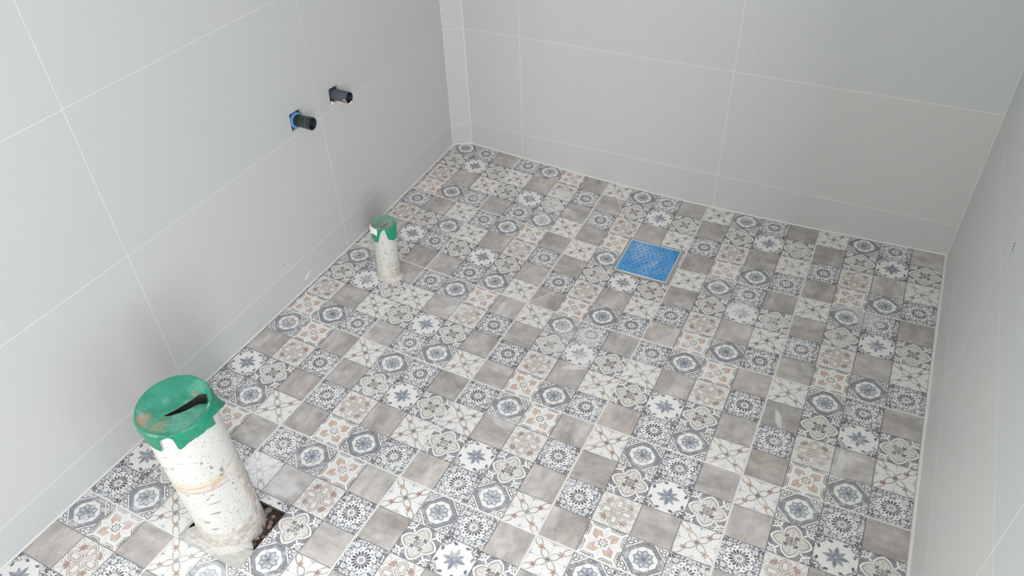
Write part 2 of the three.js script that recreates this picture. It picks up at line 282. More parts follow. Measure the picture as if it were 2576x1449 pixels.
      q.c.restore();
    });
    q.four(() => q.petal(0, 0, Math.PI / 4, 0, 0.075, 0.022).fill('#827267'));
    q.dot(0, 0, 0.024, '#6d5f57');
  },
};
const sheets = new Map();                                           // letter + size -> rgba bytes
function sheet(letter, size) {
  const key = letter + size;
  if (!sheets.has(key)) {
    const k = 2, cv = document.createElement('canvas'); cv.width = cv.height = size * k; const c = cv.getContext('2d');
    c.fillStyle = INK.white; c.fillRect(0, 0, size * k, size * k); c.translate((size * k) / 2, (size * k) / 2); c.scale(size * k, size * k);
    PRINTS[letter](pen(c));
    const cw = document.createElement('canvas'); cw.width = cw.height = size; const d = cw.getContext('2d'); d.drawImage(cv, 0, 0, size, size);
    sheets.set(key, d.getImageData(0, 0, size, size).data);
  }
  return sheets.get(key);
}
// the sixteen squares of a tile, back row first; a tile may be laid turned
const FACE = ['TODG', 'GQSQ', 'DPGT', 'GROD'];
const TURN = { A: (i, j) => [i, j], B: (i, j) => [3 - i, 3 - j], C: (i, j) => [j, 3 - i] };
const LAID = ['ACABBB', 'BBBABA', 'AAABAA', 'AABAAA', 'AAAAAA'];     // by column, back to front
const letterAt = (c, r, i, j) => { const [a, b] = TURN[LAID[c][r]](i, j); return FACE[b][a]; };
// dried grout residue wiped over the floor: [u, v, half length, half width, direction, strength]
const HAZE = [];
HAZE.push(
  [1.12, 4.24, 0.13, 0.12, 0.2, 0.75], [1.37, 4.3, 0.15, 0.11, 0, 0.7], [1.3, 4.38, 0.22, 0.05, 0, 0.5],
  [2.62, 2.45, 0.17, 0.035, -0.55, 0.95], [2.66, 2.3, 0.16, 0.09, -0.3, 0.55], [2.45, 2.28, 0.16, 0.12, 0.2, 0.4], [2.6, 2.1, 0.18, 0.14, 0, 0.55], [2.38, 2.1, 0.1, 0.1, 0, 0.5],
  [1.5, 2.28, 0.16, 0.06, -0.6, 0.75], [1.42, 2.2, 0.1, 0.05, 0, 0.45], [1.62, 0.38, 0.13, 0.11, 0.2, 0.75], [1.64, 0.58, 0.13, 0.1, 0.4, 0.6], [1.61, 0.8, 0.12, 0.1, 0.5, 0.6], [1.79, 0.6, 0.09, 0.06, 0, 0.5], [1.4, 0.36, 0.12, 0.05, 0.1, 0.35],
  [3.6, 1.28, 0.15, 0.13, 0.3, 0.65], [3.72, 1.4, 0.14, 0.035, 0.12, 0.7], [3.7, 1.52, 0.16, 0.1, 0.2, 0.35], [3.36, 1.9, 0.05, 0.03, 0, 0.3],
  [4.11, 2.32, 0.11, 0.028, 1.25, 0.95], [4.14, 2.52, 0.07, 0.05, 0.4, 0.5], [4.56, 2.52, 0.13, 0.03, 1.5, 0.85], [4.5, 2.63, 0.12, 0.06, 0.3, 0.6], [4.2, 1.75, 0.11, 0.05, 0.8, 0.45], [4.12, 1.5, 0.1, 0.04, 0.9, 0.4],
  [2.22, 0.42, 0.06, 0.04, 0.3, 0.7], [2.2, 0.22, 0.05, 0.08, 0, 0.45], [3.87, 0.33, 0.11, 0.1, 0, 0.7], [4.57, 1.05, 0.14, 0.11, 0, 0.6], [4.38, 1.0, 0.1, 0.06, 0, 0.5], [0.95, 1.42, 0.16, 0.05, 0.1, 0.6], [1.05, 1.2, 0.1, 0.07, 0, 0.4],
  [2.36, 3.16, 0.15, 0.06, 0.2, 0.55], [2.75, 3.2, 0.14, 0.06, -0.2, 0.4], [1.82, 2.1, 0.03, 0.12, 0, 0.6], [3.05, 2.12, 0.1, 0.07, 0, 0.4], [0.95, 2.1, 0.08, 0.12, 0.2, 0.35], [0.8, 1.15, 0.14, 0.06, 0, 0.35], [0.62, 2.3, 0.13, 0.06, 0, 0.5],
  [2.0, 3.3, 0.13, 0.1, 0, 0.3], [3.4, 3.1, 0.1, 0.07, 0.5, 0.35], [3.32, 3.45, 0.09, 0.05, 0.5, 0.45], [1.0, 3.3, 0.12, 0.06, 0, 0.35], [2.1, 0.75, 0.12, 0.05, 0.4, 0.35], [3.1, 2.3, 0.14, 0.08, 0, 0.3], [2.98, 1.95, 0.1, 0.05, 0.4, 0.4], [0.62, 4.9, 0.16, 0.08, 0.3, 0.35], [1.02, 4.72, 0.1, 0.16, 0, 0.4], [1.3, 4.95, 0.3, 0.07, 0, 0.5],
);
function residue(u, v) {                                            // how much white residue lies at a point of the floor, with the grain of the sponge that left it
  let h = 0;
  for (const [a, b, l, w, d, s] of HAZE) {
    const x = u - a, y = v - b; if (x * x + y * y > (l + w) * (l + w) * 2) continue;
    const p = (Math.cos(d) * x + Math.sin(d) * y) / l, q = (Math.cos(d) * y - Math.sin(d) * x) / w, e = p * p + q * q + (at(nCoarse, u * 640, v * 640) - 0.5) * 2.4;
    if (e < 1) h = Math.max(h, s * smooth(1, 0.15, e) * (0.45 + 0.9 * at(nMid, p * 60 + a * 900, q * 150 + b * 700)));
  }
  return h;
}
function tileTexture(c, r) {
  const cs = r < 2 ? 176 : 256, S = cs * 4, data = new Uint8Array(S * S * 4);
  const u0 = c ? UL[c] : 1 - 4 * LEFT_CELL[r], du = (UL[c + 1] - u0) / S, v0 = VL[r], dv = (VL[r + 1] - v0) / S;
  const turn = LAID[c][r];
  for (let j = 0; j < 4; j++) for (let i = 0; i < 4; i++) {
    const k = letterAt(c, r, i, j), src = k === 'G' ? null : sheet(k, cs), ox = rnd() * 512, oy = rnd() * 512, tone = 0.94 + rnd() * 0.11, warm = rnd() * 2 - 1, wear = 0.2 + rnd() * 0.3, along = rnd() < 0.5;
    for (let y = 0; y < cs; y++) for (let x = 0; x < cs; x++) {
      const X = i * cs + x, Y = j * cs + y, o = (Y * S + X) * 4, f = 256 / cs;
      let R, G, B;
      if (src) {
        const sx = turn === 'A' ? x : turn === 'B' ? cs - 1 - x : y, sy = turn === 'A' ? y : turn === 'B' ? cs - 1 - y : cs - 1 - x, q = (sy * cs + sx) * 4;
        const m = at(nMid, X * f * 0.8 + ox, Y * f * 0.8 + oy), s = at(nSpeck, X * f * 1.6 + oy, Y * f * 1.6 + ox);
        const fade = clamp(wear * 0.38 + smooth(0.5, 0.75, m) * wear * 1.3 + smooth(0.58, 0.72, s) * 0.55 * smooth(0.4, 0.6, m)) * 0.85;
        const d = 3 * (at(nFine, X * f + oy, Y * f) - 0.5) * 2;
        const L = src[q] * 0.3 + src[q + 1] * 0.59 + src[q + 2] * 0.11;
        R = lerp(lerp(src[q], L, 0.12), 231, fade) + d; G = lerp(lerp(src[q + 1], L, 0.12), 228, fade) + d; B = lerp(lerp(src[q + 2], L, 0.12), 225, fade) + d;
      } else {
        const a = along ? X : Y, b = along ? Y : X;
        const big = at(nCoarse, a * f * 0.35 + ox, b * f * 1.0 + oy), st = at(nMid, a * f * 0.16 + oy, b * f * 1.1 + ox), fi = at(nFine, X * f + ox, Y * f + oy), sp = at(nSpeck, X * f * 1.2 + oy, Y * f * 1.2 + ox);
        const big2 = at(nCoarse, a * f * 0.8 + oy, b * f * 1.3 + ox + 77);
        let t = 179 * tone + (big - 0.5) * 62 + (big2 - 0.5) * 34 + (st - 0.5) * 26 + (at(nMid, X * f * 0.55 + oy + 40, Y * f * 0.55 + ox) - 0.5) * 46 + (fi - 0.5) * 8 - smooth(0.74, 0.84, sp) * 16 + smooth(0.22, 0.13, sp) * 20;
        const w = (at(nCoarse, a * f * 0.5 + oy + 99, b * f * 0.9 + ox) - 0.46) * 22 + warm * 3 + 2;
        R = t + 6 + w * 0.4; G = t - 0.5 + w * 0.02; B = t - 4 - w * 0.3;
      }
      const edge = Math.min(x, y, cs - 1 - x, cs - 1 - y) / cs, rim = smooth(0.016 + 0.02 * at(nMid, X * 2.1, Y * 2.1), 0.0, edge) * 0.5;   // printed dark rim of the square
      R = lerp(R, 128, rim); G = lerp(G, 123, rim); B = lerp(B, 120, rim);
      const h = residue(u0 + X * du, v0 + Y * dv); if (h) { R = lerp(R, 228, h); G = lerp(G, 226, h); B = lerp(B, 225, h); }
      data[o] = clamp(R, 0, 255); data[o + 1] = clamp(G, 0, 255); data[o + 2] = clamp(B, 0, 255); data[o + 3] = 255;
    }
  }
  const t = new THREE.DataTexture(data, S, S); t.colorSpace = THREE.SRGBColorSpace; t.magFilter = THREE.LinearFilter; t.minFilter = THREE.LinearMipmapLinearFilter; t.generateMipmaps = true; t.needsUpdate = true;
  return t;
}
const floor = structure(group('floor'), 'shower floor of printed patchwork tiles falling to a square drain');
const onFloor = (u, v, c) => [u * U, hf(u, v) * U + c, v * U];
const groutMat = std('#e4e0d9', 0.85), jointMat = std('#8c8680', 0.75), screedMat = std('#8a8078', 0.95);
{
  const cells = [];
  for (let u = XL - 0.06; u < XR; u += 0.125) for (let v = -0.06; v < 6; v += 0.125) {
    let p = [rect(u, v, u + 0.125, v + 0.125).map((q) => [q[0], q[1], false])];
    for (const h of [HOLE, DRAIN_HOLE]) p = p.flatMap((q) => subtract(q, h)).map((q) => q.map((e) => [e[0], e[1], false]));
    cells.push(...p);
  }
  mesh(prism(cells, 0.006, 0, (u, v, c) => onFloor(u, v, c - 0.0007), (u, v) => [u * U, v * U], true), groutMat, 'grout_bed', floor);
}
const lineCut = (polys, p, q, gap) => polys.flatMap((poly) => {      // saw cut along the segment p -> q, where the segment really crosses the piece
  const dx = q[0] - p[0], dy = q[1] - p[1], l = Math.hypot(dx, dy), nx = -dy / l, ny = dx / l;
  const inside = poly.map((v) => ((v[0] - p[0]) * dx + (v[1] - p[1]) * dy) / (l * l)), s = poly.map((v) => (v[0] - p[0]) * nx + (v[1] - p[1]) * ny);
  if (Math.max(...inside) < 0.01 || Math.min(...inside) > 0.99 || Math.min(...s) > -gap || Math.max(...s) < gap) return [poly];
  const off = (k) => [[p[0] + nx * k, p[1] + ny * k], [q[0] + nx * k, q[1] + ny * k]], [a, b] = off(gap), [e, f] = off(-gap);
  return [clip(poly, a, b, true), clip(poly, f, e, true)].filter((v) => v.length && area(v) > 1e-5);
});
camera.updateMatrixWorld(true); camera.updateProjectionMatrix();
const GAP = 0.0066, SEAM = 0.0019;
for (let c = 0; c < 5; c++) for (let r = 0; r < 6; r++) {
  const u0 = c ? UL[c] : 1 - 4 * LEFT_CELL[r], u1 = UL[c + 1], v0 = VL[r], v1 = VL[r + 1];
  if (r === 5 && c > 2) continue;                                   // never in view
  const mat = new THREE.MeshStandardMaterial({ map: tileTexture(c, r), roughness: 0.5, metalness: 0 });
  const shape = (a0, b0, a1, b1) => {
    let p = [rect(Math.max(a0, XL + 0.006), Math.max(b0, 0.008), Math.min(a1, XR - 0.012), b1)];
    if (p[0][1][0] - p[0][0][0] < 0.004) return [];
    for (const h of [HOLE, DRAIN_HOLE]) p = p.flatMap((q) => subtract(q, h));
    for (const [s, e] of CUTS) p = lineCut(p, s, e, 0.004);
    return p.filter((q) => area(q) > 4e-5);
  };
  const uvOf = (u, v) => [(u - u0) / (u1 - u0), (v - v0) / (v1 - v0)];
  const bodyCells = [];
  for (let j = 0; j < 4; j++) for (let i = 0; i < 4; i++) bodyCells.push(...shape(lerp(u0, u1, i / 4) + (i ? 0 : GAP), lerp(v0, v1, j / 4) + (j ? 0 : GAP), lerp(u0, u1, (i + 1) / 4) - (i < 3 ? 0 : GAP), lerp(v0, v1, (j + 1) / 4) - (j < 3 ? 0 : GAP)).map((q) => q.map((e) => [e[0], e[1], Math.min(...[0, 1, 2, 3, 4].flatMap((n) => [Math.abs(e[0] - lerp(u0, u1, n / 4)), Math.abs(e[1] - lerp(v0, v1, n / 4))])) > 1e-4 && e[2]])));
  const body = mesh(prism(bodyCells, 0.0055, 0.0006, (u, v, k) => onFloor(u, v, k - 0.0005), uvOf, true), jointMat, 'floor_tile', floor);
  const rest = [];
  for (let j = 0; j < 4; j++) for (let i = 0; i < 4; i++) {
    const a0 = lerp(u0, u1, i / 4) + (i ? SEAM : GAP), a1 = lerp(u0, u1, (i + 1) / 4) - (i < 3 ? SEAM : GAP), b0 = lerp(v0, v1, j / 4) + (j ? SEAM : GAP), b1 = lerp(v0, v1, (j + 1) / 4) - (j < 3 ? SEAM : GAP);
    if (v0 + (v1 - v0) * (j / 4) > 5.4) continue;
    const p = shape(a0, b0, a1, b1); if (!p.length) continue;
    const g = prism(p, 0.003, 0.0012, onFloor, uvOf, true), seen = (q) => { const n = new THREE.Vector3(...onFloor(q[0], q[1], 0)).project(camera); return Math.abs(n.x) < 1 && Math.abs(n.y) < 1; };
    if (p.reduce((s, q) => s + area(q), 0) > 0.012 && p.some((q) => q.some(seen))) mesh(g, mat, 'printed_square', body); else rest.push(g);
  }
  if (rest.length) mesh(mergeGeometries(rest), mat, 'square_offcuts', body).userData.kind = 'stuff';   // slivers and squares outside the photograph
}
mesh(ubox(XL - 0.4, 9.2, -0.75, -0.42, -0.4, 9.4), screedMat, 'screed', floor);
mesh(ubox(XL - 0.4, 9.2, -0.42, 0.03, 5.9, 9.4), screedMat, 'screed', floor);
mesh(ubox(XR + 0.4, 9.2, -0.42, 0.03, 4.2, 5.9), screedMat, 'screed', floor);
{                                                                   // the rough hole cut round the large pipe
  const pitMat = std('#4c423d', 1), [[a0, b0], [a1], [, b1]] = HOLE, y1 = 0.0, d = 0.2;
  const parts = [ubox(a0 - 0.03, a1 + 0.03, y1 - d - 0.03, y1 - d, b0 - 0.03, b1 + 0.03), ubox(a0 - 0.04, a0 - 0.004, y1 - d, y1 + 0.015, b0 - 0.03, b1 + 0.03), ubox(a1 + 0.004, a1 + 0.04, y1 - d, y1 + 0.015, b0 - 0.03, b1 + 0.03), ubox(a0, a1, y1 - d, y1 + 0.01, b0 - 0.04, b0 - 0.004), ubox(a0, a1, y1 - d, y1 + 0.01, b1 + 0.004, b1 + 0.04)];
  mesh(mergeGeometries(parts), pitMat, 'broken_screed', floor);
  const stoneMats = ['#6f5d56', '#8a7870', '#5b4c47', '#9b8b84'].map((h) => std(h, 0.95));
  mesh(surface(60, 56, (s, t) => { const u = lerp(a0 - 0.003, a1 + 0.003, s), v = lerp(b0 - 0.003, b1 + 0.003, t), n = at(nMid, s * 210, t * 200), k = at(nCoarse, s * 130 + 40, t * 120); return [u * U, (hf(u, v) - 0.075 + 0.03 * n + 0.05 * (k - 0.5)) * U, v * U]; }), std('#5b4b45', 1), 'rubble_bed', floor);
  mesh(surface(70, 26, (s, t) => {                                   // cement pushed into the front of the hole
    const u = lerp(a0 - 0.001, a1 + 0.001, s), back = 4.755 + 0.09 * (at(nCoarse, s * 300, 77) - 0.5) - 0.05 * smooth(0.75, 1, s), v = lerp(back, b1 + 0.001, t), n = at(nMid, s * 240, t * 110) - 0.5;
    return [u * U, (hf(u, v) - 0.07 * (1 - smooth(0, 0.22, t)) + 0.012 * n - 0.002) * U, v * U];
  }), std('#bcb8b1', 0.95), 'cement_bed', floor);
  for (let i = 0; i < 60; i++) {
    const right = i < 42, u = right ? lerp(1.3, 1.475, rnd()) : lerp(1.03, 1.12, rnd()), v = right ? lerp(4.45, 4.72, rnd()) : lerp(4.48, 4.8, rnd()), s = lerp(0.008, 0.034, rnd() * rnd());
    const g = new THREE.IcosahedronGeometry(s * U, i % 3 ? 0 : 1), p = g.attributes.position, k = [0.7 + rnd() * 0.8, 0.45 + rnd() * 0.4, 0.7 + rnd() * 0.6], t = rnd() * 512;
    for (let n = 0; n < p.count; n++) { const x = p.getX(n) / (s * U), y = p.getY(n) / (s * U), z = p.getZ(n) / (s * U), w = 0.62 + 0.76 * at(nMid, x * 26 + y * 13 + t, z * 26 + y * 9 + t); p.setXYZ(n, p.getX(n) * w * k[0], p.getY(n) * w * k[1], p.getZ(n) * w * k[2]); }
    g.computeVertexNormals(); g.rotateY(rnd() * 6); g.translate(u * U, (hf(u, v) - 0.052 + 0.018 * rnd()) * U, v * U);
    mesh(g, stoneMats[i % 4], 'rubble_stone', floor);
  }
}
// ------------------------------------------------------------------ walls: large pale grey tiles with a fine woven relief
const WEAVE = 64, weaveData = new Uint8Array(WEAVE * WEAVE * 4);
for (let y = 0; y < WEAVE; y++) for (let x = 0; x < WEAVE; x++) { const a = (x / WEAVE) * 8 * Math.PI, b = (y / WEAVE) * 8 * Math.PI, h = 0.5 + 0.5 * Math.cos(a) * Math.cos(b), o = (y * WEAVE + x) * 4; weaveData[o] = weaveData[o + 1] = weaveData[o + 2] = Math.round(255 * Math.pow(h, 1.2)); weaveData[o + 3] = 255; }
const weave = new THREE.DataTexture(weaveData, WEAVE, WEAVE); weave.wrapS = weave.wrapT = THREE.RepeatWrapping; weave.magFilter = THREE.LinearFilter; weave.repeat.set(1 / 0.0128, 1 / 0.0128); weave.needsUpdate = true;
const wallTileMats = ['#c6c6c4', '#c8c7c5', '#c5c6c4'].map((h) => std(h, 0.42, { bumpMap: weave, bumpScale: 0.00013 }));
const wallGrout = std('#d9d7d3', 0.8), plasterMat = std('#d8d6d2', 0.9), ceilingMat = std('#e6e6e4', 0.9);
const ROWS = [-0.2, 0.354, 1.366, 2.355, 3.345, 4.335, 5.325, 6.315, 7.305, CEIL];
const JOINT = 0.0021;
const wallTileFlatter = wallTileMats.map((m) => { const c = m.clone(); c.bumpScale = 0.00004; return c; });
function pierced(outer, holes, thick, place, uvOf, flip) {           // one slab with ragged openings broken through it
  const shape = new THREE.Shape(outer.map((q) => new THREE.Vector2(q[0], q[1])));
  shape.holes = holes.map((h) => new THREE.Path(h.map((q) => new THREE.Vector2(q[0], q[1]))));
  const flat = new THREE.ShapeGeometry(shape).toNonIndexed().attributes.position, tri = [], uv = [], tap = (a, b, c) => { tri.push(...place(a, b, c)); uv.push(...uvOf(a, b)); };
  for (let n = 0; n < flat.count; n += 3) for (const m of flip ? [0, 2, 1] : [0, 1, 2]) tap(flat.getX(n + m), flat.getY(n + m), 0);
  for (const loop of [outer, ...holes]) loop.forEach((q, n) => { const e = loop[(n + 1) % loop.length]; for (const [v, c] of [[q, 0], [e, 0], [e, -thick], [q, 0], [e, -thick], [q, -thick]]) tap(v[0], v[1], c); });
  return soup(tri, uv);
}
function ragged(corners, s) {                                       // a broken outline through the given corners
  const out = []; corners.forEach((q, n) => { const e = corners[(n + 1) % corners.length]; for (let k = 0; k < 7; k++) { const t = k / 7, r = (k ? 0.009 : 0.004); out.push([lerp(q[0], e[0], t) + (at(nFine, n * 61 + k * 23 + s, s) - 0.5) * r, lerp(q[1], e[1], t) + (at(nFine, s, n * 47 + k * 31 + s) - 0.5) * r]); } });
  return out;
}
function tileWall(parent, cols, place, flip, holes = [], mats = wallTileMats) {
  let k = 0;
  for (let i = 0; i + 1 < cols.length; i++) for (let j = 0; j + 1 < ROWS.length; j++) {
    const whole = rect(cols[i] + JOINT, ROWS[j] + JOINT, cols[i + 1] - JOINT, ROWS[j + 1] - JOINT), within = holes.filter((h) => h.every((q) => q[0] > whole[0][0] && q[0] < whole[1][0] && q[1] > whole[0][1] && q[1] < whole[2][1])), sink = ((k * 37) % 7) * 0.00004;
    let p = [whole]; for (const h of holes) if (!within.includes(h)) p = p.flatMap((q) => subtract(q, h));
    const lay = (a, b, c) => place(a, b, c - sink), uvOf = (a, b) => [a * U + k * 0.0031, b * U + k * 0.0017];
    const g = within.length ? pierced(whole, within, 0.008, lay, uvOf, flip) : prism(p, 0.008, 0.0022, lay, uvOf, flip);
    mesh(g, mats[k % 3], 'wall_tile', parent); k++;
  }
}
const T = 0.0085;                                                   // tile and glue, metres in front of the grout plane
// left wall
const wallLeft = structure(group('wall_left'), 'left wall of large pale grey tiles with two black pipe stubs');
const PIPE_HOLES = [
  [[2.205, 1.407], [2.351, 1.403], [2.346, 1.542], [2.208, 1.538]],
  [[1.738, 1.399], [1.872, 1.412], [1.862, 1.53], [1.742, 1.526]],
], RAGGED = PIPE_HOLES.map((h, n) => ragged(h, 40 + n * 300));
{
  const zs = [0.1085, 2.0133, 3.9724, 5.931, 7.89, 9.2], doorway = [[DOOR.z0, DOOR.y0], [DOOR.z1, DOOR.y0], [DOOR.z1, DOOR.y1], [DOOR.z0, DOOR.y1]];
  tileWall(wallLeft, zs, (z, y, c) => [XL * U + c, y * U, z * U], true, [...RAGGED, doorway]);
  let p = [rect(-0.1, -0.2, 9.2, CEIL)]; for (const h of [...PIPE_HOLES, doorway]) p = p.flatMap((q) => subtract(q, h));
  mesh(prism(p.map((q) => q.map((e) => [e[0], e[1], false])), 0.004, 0, (z, y, c) => [XL * U + c - 0.0003, y * U, z * U], (a, b) => [a * U, b * U], true), wallGrout, 'wall_grout', wallLeft);
  for (const b of [[-0.4, DOOR.z0, -0.33, CEIL], [DOOR.z1, 9.4, -0.33, CEIL], [DOOR.z0, DOOR.z1, -0.33, DOOR.y0], [DOOR.z0, DOOR.z1, DOOR.y1, CEIL]]) mesh(ubox(XL - 0.37, XL - 0.045, b[2], b[3], b[0], b[1]), std('#77675b', 0.95), 'board', wallLeft);
}
// back wall
const wallBack = structure(group('wall_back'), 'back wall of large pale grey tiles above the patterned floor');
tileWall(wallBack, [0.4188, 1.0144, 3.015, XR + 0.01], (x, y, c) => [x * U, y * U, c], false);
mesh(box(0.35 * U, XR * U + 0.03, -0.1, CEIL * U, -0.006, -0.0003), wallGrout, 'wall_grout', wallBack);
mesh(box(XL * U - 0.11, XR * U + 0.12, -0.1, CEIL * U, -0.12, -0.02), plasterMat, 'wall_core', wallBack);
// narrow slanted casing in the corner
const casing = structure(group('wall_corner'), 'narrow slanted tiled pipe casing in the back left corner');
{
  const A = [XL, 0.1085], B = [0.4188, 0], L = Math.hypot(B[0] - A[0], B[1] - A[1]), d = [(B[0] - A[0]) / L, (B[1] - A[1]) / L], n = [-d[1], d[0]];
  tileWall(casing, [0, L], (a, y, c) => [(A[0] + d[0] * a) * U + n[0] * c, y * U, (A[1] + d[1] * a) * U + n[1] * c], false);
  const g = box(-0.02, L * U + 0.02, -0.1, CEIL * U, -0.01, -0.0003); g.applyMatrix4(new THREE.Matrix4().makeBasis(new THREE.Vector3(d[0], 0, d[1]), new THREE.Vector3(0, 1, 0), new THREE.Vector3(n[0], 0, n[1])).setPosition(A[0] * U, 0, A[1] * U));
  mesh(g, wallGrout, 'wall_grout', casing);
}
// right wall: it ends beside the camera, where the room widens
const RIGHT_END = 4.95;
const wallRight = structure(group('wall_right'), 'right wall of large pale grey tiles seen almost edge on');
tileWall(wallRight, [0, 1.99, 3.957, RIGHT_END], (z, y, c) => [XR * U - c, y * U, z * U], false, [], wallTileFlatter);
mesh(box(XR * U + 0.0003, XR * U + 0.006, -0.1, CEIL * U, -0.01, RIGHT_END * U), wallGrout, 'wall_grout', wallRight);
mesh(box(XR * U + 0.006, XR * U + 0.12, -0.1, CEIL * U, -0.02, RIGHT_END * U), plasterMat, 'wall_core', wallRight);
// the rest of the room, behind the camera
const holed = (name, label, boxes) => { const g = structure(group(name), label); for (const b of boxes) mesh(b, plasterMat, 'wall_core', g); return g; };
holed('wall_return', 'plain plastered wall where the room widens', [ubox(XR + 0.35, 9.0, -0.3, CEIL, 4.6, RIGHT_END)]);
holed('wall_side', 'plain plastered wall with the large side window', [ubox(SIDE.x, 9.0, -0.3, SIDE.y0, 4.6, 9.4), ubox(SIDE.x, 9.0, SIDE.y1, CEIL, 4.6, 9.4), ubox(SIDE.x, 9.0, SIDE.y0, SIDE.y1, 4.6, SIDE.z0), ubox(SIDE.x, 9.0, SIDE.y0, SIDE.y1, SIDE.z1, 9.4)]);
holed('wall_front', 'plain plastered wall with the front window', [ubox(-0.2, 9.0, -0.3, FRONT.y0, FRONT.z, 9.4), ubox(-0.2, 9.0, FRONT.y1, CEIL, FRONT.z, 9.4), ubox(-0.2, FRONT.x0, FRONT.y0, FRONT.y1, FRONT.z, 9.4), ubox(FRONT.x1, 9.0, FRONT.y0, FRONT.y1, FRONT.z, 9.4)]);
structure(mesh(ubox(-0.3, 9.2, CEIL, CEIL + 0.4, -0.5, 9.5), ceilingMat, 'ceiling'), 'plain white ceiling above the room');
const frameMat = std('#e9e9e7', 0.45), paneMat = new THREE.MeshPhysicalMaterial({ color: '#ffffff', roughness: 0.02, transmission: 1, thickness: 0, ior: 1.5 });
function windowAt(name, label, alongX, a0, a1, y0, y1, at0) {
  const g = structure(group(name), label), W = 0.14, bar = (p0, p1, q0, q1) => (alongX ? ubox(p0, p1, q0, q1, at0 + 0.12, at0 + 0.32) : ubox(at0 + 0.12, at0 + 0.32, q0, q1, p0, p1)), mid = (a0 + a1) / 2;
  for (const b of [bar(a0, a0 + W, y0, y1), bar(a1 - W, a1, y0, y1), bar(a0, a1, y0, y0 + W), bar(a0, a1, y1 - W, y1), bar(mid - W / 2, mid + W / 2, y0, y1)]) mesh(b, frameMat, 'window_frame', g);
  const pane = alongX ? new THREE.PlaneGeometry((a1 - a0) * U, (y1 - y0) * U) : new THREE.PlaneGeometry((a1 - a0) * U, (y1 - y0) * U).rotateY(-Math.PI / 2);
  pane.translate(...(alongX ? [mid * U, ((y0 + y1) / 2) * U, (at0 + 0.22) * U] : [(at0 + 0.22) * U, ((y0 + y1) / 2) * U, mid * U])); mesh(pane, paneMat, 'pane', g);
}
windowAt('window_1', 'white framed side window behind the camera', false, SIDE.z0, SIDE.z1, SIDE.y0, SIDE.y1, SIDE.x);
windowAt('door_1', 'white framed glazed door behind the camera', false, DOOR.z0, DOOR.z1, DOOR.y0, DOOR.y1, XL - 0.4);
windowAt('window_2', 'white framed front window behind the camera', true, FRONT.x0, FRONT.x1, FRONT.y0, FRONT.y1, FRONT.z);
// white sealant along the foot of the walls
const sealMat = std('#d9d7d3', 0.5);
function bead(name, label, pts, inward, w) {
  const n = 40, g = surface(n, 5, (s, t) => {
    const f = s * (pts.length - 1), i = Math.min(pts.length - 2, Math.floor(f)), u = lerp(pts[i][0], pts[i + 1][0], f - i), v = lerp(pts[i][1], pts[i + 1][1], f - i), k = w * (0.9 + 0.2 * at(nMid, s * 900 + w * 4000, 30));
    const a = (t * Math.PI) / 2, out = k * (1 - Math.sin(a)) , up = k * (1 - Math.cos(a)); return [(u + inward[0] * out) * U, hf(u, v) * U + up * U * 0.9 + 0.0002, (v + inward[1] * out) * U];
  }); structure(mesh(g, sealMat, name), label);
}
bead('trim_1', 'white sealant bead along the foot of the left wall', [[XL, 0.11], [XL, 5.9]], [1, 0], 0.010);
bead('trim_2', 'white sealant bead along the foot of the back wall', [[0.4188, 0], [XR, 0]], [0, 1], 0.011);
bead('trim_3', 'white sealant bead along the foot of the right wall', [[XR, 0], [XR, 4.9]], [-1, 0], 0.018);
bead('trim_4', 'white sealant bead along the foot of the corner casing', [[XL, 0.1085], [0.4188, 0]], [0.5, 0.8], 0.010);
function cornerBead(name, label, x, z, dx, dz, w) {
  const g = surface(4, 30, (s, t) => { const a = (s * Math.PI) / 2, p = 1 - Math.sin(a), q = 1 - Math.cos(a); return [(x + dx[0] * w * p + dx[1] * w * q) * U, (hf(x, z) + t * (CEIL - hf(x, z))) * U, (z + dz[0] * w * p + dz[1] * w * q) * U]; });
  structure(mesh(g, sealMat, name), label);
}
cornerBead('trim_5', 'white sealant bead up the corner of the back and right walls', XR, 0, [-1, 0], [0, 1], 0.005);
cornerBead('trim_6', 'white sealant bead up the corner of left wall and casing', XL, 0.1085, [0, 0.85], [1, -0.5], 0.0055);
cornerBead('trim_7', 'white sealant bead up the corner of casing and back wall', 0.4188, 0, [1, -0.85], [0, 0.5], 0.007);
// crumbs of plaster and dirt left on the tiles
function fleck(parent, c, n, size, mat, name) {
  const g = new THREE.IcosahedronGeometry(1, 2), p = g.attributes.position;
  for (let i = 0; i < p.count; i++) { const k = 0.6 + 0.8 * at(nMid, p.getX(i) * 70 + c[0] * 311, p.getY(i) * 60 + p.getZ(i) * 45 + c[2] * 517); p.setXYZ(i, p.getX(i) * k * size[0] * U, p.getY(i) * k * size[1] * U, p.getZ(i) * k * size[2] * U); }
  g.computeVertexNormals(); g.translate(c[0] * U, c[1] * U, c[2] * U); mesh(g, mat, name, parent);
}
const chalky = std('#e6e5e2', 0.9), dirt = std('#3b3834', 0.9);
fleck(wallLeft, [XL + 0.001, 0.982, 2.421], 0, [0.003, 0.005, 0.005], chalky, 'plaster_fleck');
for (const [y, z, a, b] of [[0.175, 2.564, 0.016, 0.012], [0.163, 2.59, 0.012, 0.02], [0.184, 2.535, 0.011, 0.008], [0.15, 2.6, 0.006, 0.008], [0.19, 2.56, 0.006, 0.006]]) fleck(wallLeft, [XL, y, z], 0, [0.0016, a, b], chalky, 'plaster_fleck');
fleck(wallLeft, [XL + 0.0006, 0.44, 2.789], 0, [0.002, 0.004, 0.004], dirt, 'dirt_fleck');
fleck(wallBack, [3.144, 1.552, 0.001], 0, [0.005, 0.0055, 0.003], chalky, 'plaster_fleck');
